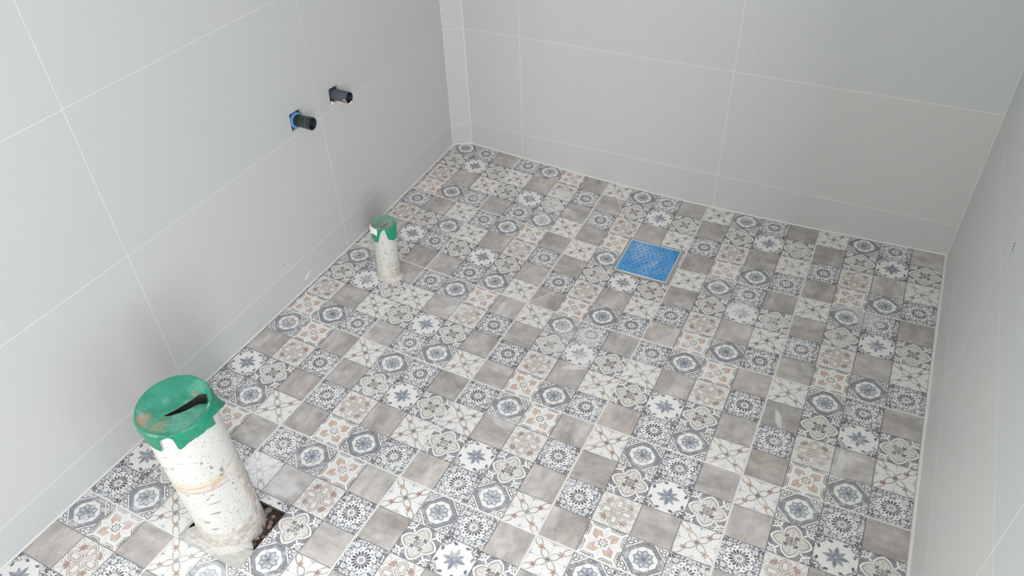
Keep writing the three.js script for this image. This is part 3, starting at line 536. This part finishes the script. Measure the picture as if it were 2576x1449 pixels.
for (const [y, z] of [[1.56, 2.05], [1.545, 2.06], [1.575, 2.043]]) fleck(wallRight, [XR - 0.0005, y, z], 0, [0.002, 0.007, 0.005], dirt, 'dirt_fleck');
// ------------------------------------------------------------------ square floor drain still under its blue protective film
{
  const { u0, u1, v0, v1 } = DRAIN, cu = (u0 + u1) / 2, cv = (v0 + v1) / 2, e = 0.02;
  const rim8 = [[u0, v0], [cu, v0], [u1, v0], [u1, cv], [u1, v1], [cu, v1], [u0, v1], [u0, cv]], mean = rim8.reduce((s, q) => s + hf(...q), 0) / 8;
  const t = new THREE.Group(); t.position.set(cu * U, mean * U - 0.0012, cv * U);
  t.rotation.set(Math.atan((hf(cu, v1) - hf(cu, v0)) / (v1 - v0)) * -1, 0, Math.atan((hf(u1, cv) - hf(u0, cv)) / (u1 - u0)));
  put(t, 'floor_drain'); t.userData = { label: 'square floor drain covered with blue protective film', category: 'drain' };
  const W = ((u1 - u0) / 2) * U, D = ((v1 - v0) / 2) * U, F = 0.0078;
  const bar = (a0, a1, b0, b1, c0, c1, w) => prism([rect(a0, b0, a1, b1)], c1 - c0, w / U * U, (x, y, c) => [x, c1 + c, y], (x, y) => [x * 8, y * 8], true);
  const ring = (w0, d0, w1, d1, top, deep, bev) => mergeGeometries([bar(-w1, w1, -d1, -d0, top - deep, top, bev), bar(-w1, w1, d0, d1, top - deep, top, bev), bar(-w1, -w0, -d0, d0, top - deep, top, bev), bar(w0, w1, -d0, d0, top - deep, top, bev)]);
  t.updateMatrixWorld(true);
  {                                                                 // grey bedding that runs from the frame out to the cut tiles
    const e = 0.0052, polys = []; for (let k = 0; k < 8; k++) { const a = u0 - 0.028 + ((u1 - u0 + 0.056) * k) / 8, b = a + (u1 - u0 + 0.056) / 8; for (let m = 0; m < 8; m++) { const c0 = v0 - 0.028 + ((v1 - v0 + 0.056) * m) / 8, c1 = c0 + (v1 - v0 + 0.056) / 8; polys.push(...subtract(rect(a, c0, b, c1), [[u0 - e, v0 - e], [u1 + e, v0 - e], [u1 + e, v1 + e], [u0 - e, v1 + e]])); } }
    const g2 = prism(polys.map((q) => q.map((w2) => [w2[0], w2[1], w2[2] === true])), 0.012, 0, (u, v, c) => onFloor(u, v, c - 0.0006), (u, v) => [u, v], true); g2.applyMatrix4(t.matrixWorld.clone().invert());
    mesh(g2, std('#a8a39b', 0.7), 'grey_surround', t);
  }
  mesh(ring(W - 0.0002, D - 0.0002, W + 0.0016, D + 0.0016, 0.0022, 0.02, 0.0004), std('#e9e7e2', 0.45), 'frame', t).userData.label = 'thin pale frame round the blue film';
  // perforated plate: triangular openings in staggered rows
  const shape = new THREE.Shape(); const rr = 0.004, w = W - 0.0004, d = D - 0.0004;
  shape.moveTo(-w + rr, -d); shape.lineTo(w - rr, -d); shape.quadraticCurveTo(w, -d, w, -d + rr); shape.lineTo(w, d - rr); shape.quadraticCurveTo(w, d, w - rr, d); shape.lineTo(-w + rr, d); shape.quadraticCurveTo(-w, d, -w, d - rr); shape.lineTo(-w, -d + rr); shape.quadraticCurveTo(-w, -d, -w + rr, -d);
  const slots = [];
  for (let j = 0; j < 11; j++) for (let i = 0; i < 9; i++) {
    const x = -W + ((i + 0.75 + (j % 2) * 0.5 + (rnd() - 0.5) * 0.3) / 9.9) * 2 * W, y = -D + ((j + 1 + (rnd() - 0.5) * 0.25) / 12) * 2 * D, a = ((i + j * 2) % 4) * (Math.PI / 2) + (rnd() - 0.5) * 1.1 + Math.PI / 6, s = 0.0024 + rnd() * 0.002;
    if (Math.abs(x) > W - 0.006 || Math.abs(y) > D - 0.006) continue;
    const pts = [0, 1, 2].map((k) => new THREE.Vector2(x + Math.cos(a + (k * 2 * Math.PI) / 3) * s * (k ? 1 : 1.25), y + Math.sin(a + (k * 2 * Math.PI) / 3) * s));
    shape.holes.push(new THREE.Path(pts)); slots.push(pts);
  }
  const SZ = 512, cv2 = document.createElement('canvas'); cv2.width = cv2.height = SZ; const c = cv2.getContext('2d'), im = c.createImageData(SZ, SZ);
  const dusty = [[0.6, 0.62, 0.13, 0.75], [0.5, 0.72, 0.08, 0.7], [0.66, 0.5, 0.05, 0.9], [0.25, 0.2, 0.34, 0.6], [0.5, 0.35, 0.34, 0.4], [0.3, 0.42, 0.3, 0.45], [0.52, 0.86, 0.2, 0.28], [0.72, 0.8, 0.1, 0.2]];
  for (let y = 0; y < SZ; y++) for (let x = 0; x < SZ; x++) {
    const m = at(nMid, x, y), n = at(nCoarse, x * 0.7 + 90, y * 0.7), o = (y * SZ + x) * 4; let h = 0;
    for (const [a, b, r, s] of dusty) h = Math.max(h, s * smooth(1, 0.2, Math.hypot(x / SZ - a, y / SZ - b) / r + (n - 0.5) * 1.4) * (0.35 + 1.1 * m));
    im.data[o] = lerp(84 + (n - 0.5) * 80, 196, h); im.data[o + 1] = lerp(156 + (n - 0.5) * 40, 206, h); im.data[o + 2] = lerp(212, 226, h); im.data[o + 3] = 255;
  }
  c.putImageData(im, 0, 0);
  const tex = new THREE.CanvasTexture(cv2); tex.colorSpace = THREE.SRGBColorSpace; tex.flipY = false;
  const film = std('#ffffff', 0.32, { map: tex });
  const g = new THREE.ExtrudeGeometry(shape, { depth: 0.0006, bevelEnabled: false, curveSegments: 5 }), uv = g.attributes.uv, p0 = g.attributes.position;
  for (let i = 0; i < uv.count; i++) uv.setXY(i, (p0.getX(i) + W) / (2 * W), (p0.getY(i) + D) / (2 * D));
  g.rotateX(Math.PI / 2); g.translate(0, 0.0012, 0);
  const plate = mesh(g, film, 'plate', t); plate.userData.label = 'perforated plate under blue film';
  // the film sinks into every opening
  const dip = std('#2f6fae', 0.35);
  slots.forEach((pts) => { const m = pts.reduce((s, q) => s.add(q), new THREE.Vector2()).multiplyScalar(1 / 3), tri = []; for (let k = 0; k < 3; k++) { const a = pts[k], b = pts[(k + 1) % 3]; tri.push(a.x, 0.0011, a.y, m.x, -0.0004, m.y, b.x, 0.0011, b.y); } mesh(soup(tri), dip, 'opening', t); });
  mesh(box(-W, W, -0.006, -0.0015, -D, D), std('#244f7c', 0.6), 'tray', t);
  // folded corner of the film
  const fold = new THREE.Shape([[0.71, -0.99], [0.99, -0.97], [0.99, -0.2], [0.93, -0.28], [0.86, -0.55]].map(([a, b]) => new THREE.Vector2(a * w, b * d)));
  const fg = new THREE.ExtrudeGeometry(fold, { depth: 0.0003, bevelEnabled: false }); fg.rotateX(Math.PI / 2); fg.translate(0, 0.00165, 0); mesh(fg, std('#3592cf', 0.28), 'film_fold', t);
}
// ------------------------------------------------------------------ waste pipes: white, speckled with dirt, mouths taped over in green
function pipeTexture(W, H, paint, specks, coarse = 1) {                  // specks in [angle, height] space: x runs round the pipe, y from foot to top
  const cv = document.createElement('canvas'); cv.width = W; cv.height = H; const c = cv.getContext('2d');
  c.fillStyle = '#efece6'; c.fillRect(0, 0, W, H);
  const im = c.getImageData(0, 0, W, H);
  for (let y = 0; y < H; y++) for (let x = 0; x < W; x++) {
    const o = (y * W + x) * 4, m = at(nMid, x * (1024 / W), y * (1024 / W)), n = at(nCoarse, x * (512 / W), y * (512 / H)), f = at(nFine, x, y), k = paint(x / W, y / H, m, n, f); // 0 bare paint .. 1 cement
    const b = 209 + (m - 0.5) * 12 + (f - 0.5) * 5, q = 190 + (m - 0.5) * 110 + (f - 0.5) * 70;
    im.data[o] = lerp(b, q + 6, k); im.data[o + 1] = lerp(b - 2, q - 3, k); im.data[o + 2] = lerp(b - 8, q - 14, k);
  }
  c.putImageData(im, 0, 0);
  for (let i = 0; i < specks; i++) {
    const big = rnd() < 0.012, x = rnd() * W, y = (coarse > 1 ? 0.25 + 0.75 * rnd() : 1 - Math.pow(rnd(), 0.8)) * H, r = (big ? 4 + rnd() * 6 : 1.1 + rnd() * rnd() * 4.4) * (W / 1024) * coarse, a = (rnd() - 0.5) * 2.6;
    c.fillStyle = ['#8d857b', '#77706a', '#9c948a', '#6b635d'][Math.floor(rnd() * 4)]; c.globalAlpha = 0.55 + rnd() * 0.45;
    c.beginPath(); for (let k = 0; k < 7; k++) { const t = (k / 7) * 2 * Math.PI, l = r * (0.6 + 0.7 * rnd()), X = Math.cos(t) * l * 1.35, Y = Math.sin(t) * l * 0.6; c[k ? 'lineTo' : 'moveTo'](x + Math.cos(a) * X - Math.sin(a) * Y, y + Math.sin(a) * X + Math.cos(a) * Y); } c.closePath(); c.fill();
  }
  c.globalAlpha = 1; 
  const t = new THREE.CanvasTexture(cv); t.colorSpace = THREE.SRGBColorSpace; t.flipY = false; t.wrapS = THREE.RepeatWrapping; return t;
}
// angles: 0 points along +u, 90 along +v, in degrees
function wastePipe(o) {
  const t = new THREE.Group(), y0 = hf(o.foot[0], o.foot[1]); t.position.set(o.foot[0] * U, y0 * U, o.foot[1] * U);
  const axis = new THREE.Vector3(o.top[0] - o.foot[0], o.h - y0, o.top[1] - o.foot[1]), H = axis.length() * U; t.quaternion.setFromUnitVectors(new THREE.Vector3(0, 1, 0), axis.clone().normalize());
  put(t, 'waste_pipe'); t.userData = { label: o.label, category: 'pipe', group: 'waste pipes standing out of the tiled floor' };
  const R = o.r * U, N = 96, P = (deg, r, y) => [Math.cos((deg * Math.PI) / 180) * r, y, Math.sin((deg * Math.PI) / 180) * r];
  const profile = [[R, -o.deep], [R, H], [R - 0.0016, H + 0.0008], [R - 0.0032, H], [R - 0.0034, H - 0.09]];
  const rough = (deg, y) => { const k = o.cement(((deg / 360) % 1 + 1) % 1, clamp(y / H), 0.5, at(nCoarse, deg * (512 / 360), (y / H) * 512), 0.5); return k * (0.0006 + 0.0016 * at(nMid, 200 + 150 * Math.cos((deg * Math.PI) / 180), y * 5200 + 150 * Math.sin((deg * Math.PI) / 180))); };
  mesh(surface(N, 60, (s, v) => { const y = lerp(-o.deep, H, v), d = s * 360; return P(d, R + rough(d, y), y); }, true).translate(0, 0, 0), std('#ffffff', 0.55, { map: o.map }), 'pipe_wall', t);
  { const uv = t.children[0].geometry.attributes.uv; for (let i = 0; i < uv.count; i++) uv.setY(i, clamp((uv.getY(i) * (H + o.deep) - o.deep) / H, 0, 1)); }
  mesh(surface(48, 6, (s, v) => { const k = v * 3, i = Math.min(2, Math.floor(k)), a = profile[1 + i], b = profile[2 + i]; return P(s * 360, lerp(a[0], b[0], k - i), lerp(a[1], b[1], k - i)); }, true), std('#c2beb7', 0.8), 'bore', t);
  // tape: a slit sheet over the mouth and torn flaps down the side
  const tp = new THREE.Group(); put(tp, 'tape_cover', t); tp.userData.label = 'green tape stretched over the mouth';
  const sd = o.slitDir, nd = [-sd[1], sd[0]], RT = R + 0.0012;
  const fold = (a, b) => { const k = Math.abs(at(nCoarse, a, b) - 0.5) * 2; return 1 - Math.min(1, k * 3.2); };
  const rimAt = (deg) => 1 + 0.035 * o.crumple * (at(nMid, deg * 1.4 + 700, 33) - 0.5) * 2;
  const wr = (x, z) => -0.003 * o.crumple * fold(x * 80 + 300, z * 80 + 130) + (at(nCoarse, x * 90 + 200 + o.h * 300, z * 90 + 200) - 0.5) * 0.012 * o.crumple + (at(nMid, x * 60 + 100, z * 60 + 60) - 0.5) * 0.005 * o.crumple;
  const half = (sgn) => surface(80, 26, (a, b) => {                 // s along the slit, b from the slit to the rim
    const s = lerp(-0.9995, 0.9995, a), rim = Math.sqrt(1 - s * s) * sgn, k = o.slit(s), e = clamp(sgn > 0 ? k[1] : k[0], -0.98 * Math.abs(rim), 0.98 * Math.abs(rim)), q = lerp(e, rim, b);
    const x = sd[0] * s + nd[0] * q, z = sd[1] * s + nd[1] * q, r = Math.hypot(x, z), open = clamp((k[1] - k[0]) * 4);
    const y = H + 0.0022 + wr(x, z) * (1 - r ** 6) - o.sag * (1 - r * r) - (sgn > 0 ? o.lip : o.lip * 0.25) * open * (1 - b) ** 1.6;
    const k2 = lerp(1, rimAt(((Math.atan2(z, x) * 180) / Math.PI + 360) % 360), r ** 3); return [x * RT * k2, y, z * RT * k2];
  });
  const topTex = o.topMap;
  for (const sgn of [-1, 1]) { const g = half(sgn), p = g.attributes.position, uv = g.attributes.uv; for (let i = 0; i < p.count; i++) uv.setXY(i, p.getX(i) / RT / 2 + 0.5, p.getZ(i) / RT / 2 + 0.5); mesh(g, std('#ffffff', 0.38, { map: topTex }), 'tape_sheet', tp); }
  for (const [from, to, drop, mat, lift] of o.flaps) {
    const n = 36, g = surface(n, 10, (s, v) => {
      const d = lerp(from, to, s), L = drop(s) * U, w = (at(nMid, d * 2.3 + 50, v * 30) - 0.5) * 0.0022 + (at(nCoarse, d * 4.2, v * 60 + 70) - 0.5) * 0.003;
      const r = RT * rimAt((d + 720) % 360) + 0.0004 + (w * 0.6 + 0.0012 + 0.0026 * o.crumple * fold(d * 2.6 + v * 14 + 60, v * 22 + d * 1.1 + 11)) * smooth(0.02, 0.35, v) + (lift ? lift * v * v * U * smooth(0, 0.5, s) : 0); const e = smooth(0.1, 0, v); return P(d, Math.max(r, RT + 0.0004 + 0.0012 * smooth(0.02, 0.2, v)) - e * 0.0012, H + 0.0017 - v * L);
    });
    mesh(g, mat, 'tape_flap', tp);
  }
  // cement smeared round the foot
  if (o.collar) {
    const [a0, a1, wide, high, mat] = o.collar;
    mesh(surface(110, 20, (s, v) => {
      const d = lerp(a0, a1, s), n = at(nCoarse, d * 2.2 + 31, 40) - 0.5, w = wide(s) * (1 + 1.1 * n) * U * smooth(0, 0.08, s) * smooth(1, 0.92, s) + 0.0008, r = R - 0.001 + w * v;
      const top = high(s) * U * smooth(0, 0.12, s) * smooth(1, 0.88, s) * (1 - v) ** 1.5 * (1 + 0.7 * (at(nMid, d * 1.7, v * 70) - 0.5)) + (at(nMid, d * 5 + 9, v * 190) - 0.5) * 0.006 * Math.sin(Math.PI * v);
      const q = P(d, r, 0), u = o.foot[0] + q[0] / U, vv = o.foot[1] + q[2] / U; return [q[0], (hf(u, vv) - y0) * U + top + 0.0012 - 0.004 * smooth(0.88, 1, v), q[2]];
    }), mat, 'cement_collar', t);
  }
  return t;
}
const green = (h, r = 0.3) => std(h, r, { side: THREE.DoubleSide });
function tapeTexture(base, dust) {
  const S = 512, d = new Uint8Array(S * S * 4);
  for (let y = 0; y < S; y++) for (let x = 0; x < S; x++) {
    const o = (y * S + x) * 4, m = at(nMid, x * 0.8, y * 0.8), n = at(nCoarse, x * 0.6 + 40, y * 0.6 + 10), f = at(nFine, x * 1.5, y * 1.5); let r = base[0] + (n - 0.5) * 40, g = base[1] + (n - 0.5) * 36, b = base[2] + (n - 0.5) * 34;
    for (const [cx, cz, rad, col, k] of dust) { const q = k * smooth(1, 0.25, Math.hypot(x / S * 2 - 1 - cx, y / S * 2 - 1 - cz) / rad + (n - 0.5) * 1.6 + (m - 0.5) * 1.1) * (0.6 + 0.7 * f); r = lerp(r, col[0] * (0.8 + 0.4 * f), q); g = lerp(g, col[1] * (0.8 + 0.4 * f), q); b = lerp(b, col[2] * (0.8 + 0.4 * f), q); }
    d[o] = clamp(r, 0, 255); d[o + 1] = clamp(g, 0, 255); d[o + 2] = clamp(b, 0, 255); d[o + 3] = 255;
  }
  const t = new THREE.DataTexture(d, S, S); t.colorSpace = THREE.SRGBColorSpace; t.magFilter = THREE.LinearFilter; t.needsUpdate = true; return t;
}
const SAND = [158, 130, 106], CHALK = [124, 162, 147];
const poly = (...pts) => (x) => { for (let i = 0; i + 1 < pts.length; i++) if (x <= pts[i + 1][0]) return lerp(pts[i][1], pts[i + 1][1], clamp((x - pts[i][0]) / (pts[i + 1][0] - pts[i][0] || 1))); return pts[pts.length - 1][1]; };
const ang = (pts, a0, a1) => { const q = poly(...pts); return (s) => q(lerp(a0, a1, s)); };
{                                                                   // large pipe in front
  const H = 1.2, cement = (x, y, m, n) => {
    const deg = x * 360 > 180 ? x * 360 - 360 : x * 360, side = smooth(0.35, 0.6, n) * smooth(-5, -22, deg) * smooth(-95, -70, deg) * smooth(0.62, 0.5, y), foot = smooth(0.26, 0.16, y + (n - 0.5) * 0.35) * smooth(150, 100, deg) * smooth(-80, -40, deg);
    return clamp(Math.max(side, foot * 0.85) * (0.55 + 0.9 * m));
  };
  const map = pipeTexture(1024, 1024, cement, 2600);
  const cv = map.image, c = cv.getContext('2d'), X = (deg) => (((deg % 360) + 360) % 360 / 360) * 1024, Y = (h) => (h / H) * 1024;
  const stroke = (pts, col, w, al) => { c.strokeStyle = col; c.lineWidth = w; c.globalAlpha = al; c.lineCap = 'round'; c.beginPath(); pts.forEach(([d, h], i) => (i ? c.lineTo(X(d), Y(h)) : c.moveTo(X(d), Y(h)))); c.stroke(); c.globalAlpha = 1; };
  for (let i = 0; i < 9; i++) stroke([[lerp(34, 2, i / 8), 0.655 + 0.006 * i], [lerp(30, -2, i / 8), 0.685 + 0.006 * i], [lerp(26, -4, i / 8), 0.705 + 0.005 * i]], '#c9904f', 8, 0.3);
  stroke([[112, 0.655], [90, 0.672], [60, 0.695], [40, 0.7], [22, 0.71]], '#cda678', 12, 0.5);
  for (const [k, w, al] of [[0, 3, 0.85], [0.012, 2, 0.7], [0.045, 2.2, 0.6], [0.03, 1.6, 0.5]]) stroke([[112, 0.635 + k], [95, 0.64 + k], [75, 0.645 + k], [50, 0.648 + k], [30, 0.646 + k], [12, 0.64 + k], [2, 0.63 + k]], '#a05f33', w * 1.3, al);
  for (const [d, h, a, b] of [[20, 0.83, 9, 20], [6, 0.76, 14, 20], [10, 0.72, 16, 14], [48, 0.42, 34, 8], [68, 0.33, 26, 10], [62, 0.25, 22, 8], [40, 0.52, 40, 6], [78, 0.62, 12, 8], [30, 0.9, 10, 12]]) { c.fillStyle = '#8f8880'; c.globalAlpha = 0.85; c.beginPath(); for (let k = 0; k < 9; k++) { const t = (k / 9) * 2 * Math.PI, l = 0.45 + 0.75 * rnd(); c[k ? 'lineTo' : 'moveTo'](X(d) + Math.cos(t) * a * l, Y(h) + Math.sin(t) * b * l); } c.closePath(); c.fill(); c.globalAlpha = 1; }
  const slitBack = poly([-1, 0.22], [-0.34, 0.205], [0.115, 0.16], [0.51, 0.06], [0.68, 0.01], [0.8, 0.05], [0.86, 0.16], [1, 0.16]), slitFront = poly([-1, 0.22], [-0.34, 0.205], [-0.2, 0.25], [0.07, 0.28], [0.365, 0.255], [0.6, 0.23], [0.78, 0.29], [0.86, 0.16], [1, 0.16]);
  wastePipe({
    foot: [1.2365, 4.637], top: [1.3224, 4.7104], h: 1.2525, r: 0.1867, deep: 0.05, cement, map, crumple: 1, sag: 0.002, lip: 0.011,
    label: 'large waste pipe in the foreground with a rusty ring round its middle',
    slitDir: [0.46, -0.888], slit: (s) => { const j = 0.03 * (at(nMid, s * 400 + 600, 20) - 0.5) * smooth(-0.34, -0.1, s) * smooth(0.86, 0.7, s); return [slitBack(s) + j, slitFront(s)]; },
    topMap: tapeTexture([48, 134, 109], [[-0.35, 0.78, 0.42, SAND, 0.95], [0.15, 0.7, 0.4, SAND, 0.6], [-0.62, 0.55, 0.22, CHALK, 0.6], [0.55, 0.1, 0.5, CHALK, 0.5], [0.6, 0.55, 0.35, CHALK, 0.45], [0.1, -0.85, 0.3, CHALK, 0.5], [0.2, -0.55, 0.12, SAND, 0.7], [0.25, -0.3, 0.12, CHALK, 0.6], [-0.3, 0.0, 0.16, CHALK, 0.5]]),
    flaps: [
      [132, 73, ang([[73, 0.105], [75, 0.14], [80, 0.138], [90, 0.13], [107, 0.112], [116, 0.055], [132, 0.06]], 132, 73), green('#1c7c60'), 0],
      [74, 47, ang([[47, 0.125], [48, 0.1], [50, 0.03], [55, 0.008], [70, 0.04], [74, 0.1]], 74, 47), green('#1e7a60'), 0],
      [49, -14, ang([[-14, 0.105], [-13, 0.1], [4, 0.082], [24, 0.086], [36, 0.095], [46, 0.12], [49, 0.11]], 49, -14), green('#168264'), 0],
      [-13, -60, ang([[-60, 0.17], [-54, 0.12], [-40, 0.075], [-30, 0.05], [-13, 0.045]], -13, -60), green('#1d8265'), 0.035],
      [-56, -226, (s) => 0.1 + 0.04 * Math.sin(s * 21), green('#1e7a60'), 0],
    ],
    collar: [12, 150, poly([0, 0.06], [0.2, 0.1], [0.4, 0.12], [0.6, 0.08], [0.85, 0.11], [1, 0.07]), poly([0, 0.02], [0.3, 0.035], [0.6, 0.025], [1, 0.0]), std('#c3bfb8', 0.95)],
  });
}
{                                                                   // small pipe by the left wall
  const cement = (x, y, m, n) => { const deg = x * 360 > 180 ? x * 360 - 360 : x * 360; return clamp(Math.max(smooth(0.4, 0.28, y + (n - 0.5) * 0.25) * smooth(75, 30, deg), smooth(0.2, 0.08, y + (n - 0.5) * 0.2) * 0.6) * (0.5 + 0.9 * m)); };
  const map = pipeTexture(512, 768, cement, 560, 3.2);
  const white = std('#efede9', 0.6, { side: THREE.DoubleSide });
  wastePipe({
    foot: [0.7546, 2.134], top: [0.7891, 2.1456], h: 0.5809, r: 0.0972, deep: 0.03, cement, map, crumple: 0.45, sag: 0.003, lip: 0.002,
    label: 'small waste pipe by the left wall under dusty green tape',
    slitDir: [0.12, -0.993], slit: (s) => { const k = smooth(-0.8, -0.3, s) * smooth(0.62, 0.1, s), m = 0.12 + 0.17 * (1 - ((s + 0.05) / 0.75) ** 2); return [m - 0.025 * k, m + 0.025 * k]; },
    topMap: tapeTexture([108, 152, 132], [[-0.45, 0.35, 0.45, [170, 132, 110], 0.6], [0.3, -0.2, 0.6, [150, 168, 152], 0.7], [0.5, 0.5, 0.5, [140, 150, 132], 0.7], [0.1, 0.9, 0.3, [176, 160, 138], 0.8]]),
    flaps: [
      [109, 82, ang([[82, 0.11], [84, 0.128], [107, 0.138], [109, 0.1]], 109, 82), green('#17936f'), 0],
      [84, 60, ang([[60, 0.004], [66, 0.012], [80, 0.09], [84, 0.1]], 84, 60), green('#17936f'), 0],
      [47, -36, ang([[-36, 0.03], [-24, 0.03], [-10, 0.115], [11, 0.13], [36, 0.1], [43, 0.05], [47, 0.004]], 47, -36), green('#17936f'), 0],
      [158, 84, ang([[84, 0.055], [100, 0.045], [125, 0.06], [150, 0.07], [158, 0.05]], 158, 84), white, 0.008],
      [160, 100, ang([[100, 0.11], [125, 0.12], [145, 0.1], [160, 0.06]], 160, 100), green('#4c8f79'), 0.0],
      [-36, -200, (s) => 0.05 + 0.03 * Math.sin(s * 17), green('#2c8d6f'), 0],
    ],
    collar: [-40, 130, poly([0, 0.02], [0.2, 0.05], [0.3, 0.075], [0.36, 0.03], [0.6, 0.03], [1, 0.02]), poly([0, 0.02], [0.3, 0.03], [0.6, 0.02], [1, 0.01]), std('#cbc7c0', 0.95)],
  });
}
// ------------------------------------------------------------------ two black pipe stubs in rough square openings of the left wall
function stub(o) {
  const t = new THREE.Group(); t.position.set(XL * U, o.y * U, o.z * U); put(t, 'pipe_stub'); t.userData = { label: o.label, category: 'pipe', group: 'black pipe stubs in the left wall' };
  const turned = (pts, n = 40, wob = 0) => surface(n, pts.length - 1, (s, v, i, j) => { const a = s * 2 * Math.PI, r = pts[j][1] * U * (1 + wob * (at(nMid, s * 300, j * 40) - 0.5)); return [pts[j][0] * U, Math.cos(a) * r, Math.sin(a) * r]; }, true);
  const body = turned(o.profile); mesh(body, o.mat, 'stub_wall', t);
  mesh(turned([[o.len, o.r - 0.001], [o.len - 0.002, o.r - 0.009], [o.len - 0.05, o.r - 0.011], [o.len - 0.06, 0.0005]]), std('#1d2026', 0.55), 'bore', t);
  o.extra?.(t, turned);
  return t;
}
function stubTexture(base, n, draw) {
  const cv = document.createElement('canvas'); cv.width = 512; cv.height = 256; const c = cv.getContext('2d'); c.fillStyle = base; c.fillRect(0, 0, 512, 256);
  for (let i = 0; i < n; i++) { c.globalAlpha = 0.25 + rnd() * 0.5; c.fillStyle = ['#8f9a98', '#b9c2bf', '#555f62', '#20262a'][Math.floor(rnd() * 4)]; c.beginPath(); c.ellipse(rnd() * 512, rnd() * 256, 1 + rnd() * 9, 0.7 + rnd() * 2, rnd() * 3, 0, 7); c.fill(); }
  c.globalAlpha = 1; draw(c); const t = new THREE.CanvasTexture(cv); t.colorSpace = THREE.SRGBColorSpace; t.flipY = false; return t;
}
const ringed = (r, len, marks) => { const pts = [[-0.09, r], [0, r]]; for (const [x, k] of marks) pts.push([x, r + k]); pts.push([len - 0.004, r], [len, r - 0.001]); return pts; };
stub({
  z: 2.272, y: 1.462, r: 0.046, len: 0.142, label: 'nearer glossy black pipe stub with a blue ring in its opening',
  profile: ringed(0.0455, 0.142, [[0.052, 0], [0.056, -0.002], [0.06, 0], [0.064, 0.002], [0.1, 0.002], [0.104, 0.0035], [0.108, 0.001], [0.112, 0.0035], [0.116, 0.001], [0.12, 0.0035], [0.126, 0.001]]),
  mat: std('#ffffff', 0.28, { map: stubTexture('#2c3233', 60, (c) => { c.fillStyle = '#cfd2cf'; for (let i = 0; i < 26; i++) { c.globalAlpha = 0.5; c.fillRect(30 + rnd() * 230, 30 + rnd() * 200, 3 + rnd() * 16, 1 + rnd() * 4); } c.globalAlpha = 0.9; c.fillRect(0, 128, 512, 3); c.globalAlpha = 1; }) }),
  extra(t, turned) {
    mesh(turned([[-0.034, 0.044], [-0.034, 0.062], [-0.012, 0.062], [-0.007, 0.059], [-0.005, 0.0455]]), std('#5d97cf', 0.45), 'sleeve', t).userData.label = 'blue ring round the stub';
    for (let i = 0; i < 14; i++) { const a = (i / 14) * 2 * Math.PI, g = new THREE.BoxGeometry(0.0024, 0.0016, 0.003); g.rotateX(-a + 0.2); g.translate(0.14 * U, Math.cos(a) * 0.0455 * U, Math.sin(a) * 0.0455 * U); mesh(g, std('#2a3032', 0.3), 'tooth', t); }
  },
});
stub({
  z: 1.803, y: 1.462, r: 0.0455, len: 0.146, label: 'farther dull grey black pipe stub with a brown patch near its end',
  profile: ringed(0.045, 0.146, [[0.04, 0.0005], [0.07, 0.0012], [0.08, 0.0022], [0.09, 0.0012], [0.12, 0.001]]),
  mat: std('#ffffff', 0.5, { map: stubTexture('#4d545b', 40, (c) => { c.fillStyle = '#a48c78'; c.globalAlpha = 0.9; c.beginPath(); c.moveTo(120, 196); c.lineTo(150, 168); c.lineTo(190, 176); c.lineTo(206, 238); c.lineTo(116, 240); c.fill(); c.globalAlpha = 1; }) }),
  extra(t) {
    const crumb = (x, y, z, r) => { const g = new THREE.IcosahedronGeometry(r * U, 2), p = g.attributes.position; for (let i = 0; i < p.count; i++) { const k = 0.7 + 0.6 * at(nMid, p.getX(i) * 40000 + x * 999, p.getY(i) * 30000 + p.getZ(i) * 21000); p.setXYZ(i, p.getX(i) * k, p.getY(i) * k, p.getZ(i) * k); } g.computeVertexNormals(); g.translate(x * U, y * U, z * U); return g; };
    const chalk = std('#e9e7e3', 0.85);
    mesh(mergeGeometries([crumb(0.142, -0.044, 0.006, 0.007), crumb(0.143, -0.041, -0.016, 0.007), crumb(0.142, -0.043, -0.006, 0.006), crumb(0.139, -0.046, 0.014, 0.006), crumb(0.08, -0.045, 0.012, 0.007), crumb(0.07, -0.045, 0.016, 0.007), crumb(0.06, -0.046, 0.012, 0.007), crumb(0.05, -0.045, 0.015, 0.008), crumb(0.042, -0.044, 0.02, 0.007)]), chalk, 'plaster', t).userData.label = 'white plaster stuck underneath';
    mesh(mergeGeometries([crumb(0.004, -0.05, 0.05, 0.011), crumb(0.002, -0.04, 0.056, 0.008), crumb(0.006, -0.056, 0.042, 0.008)]), chalk, 'plaster', t);
  },
});
renderer.render(scene, camera);
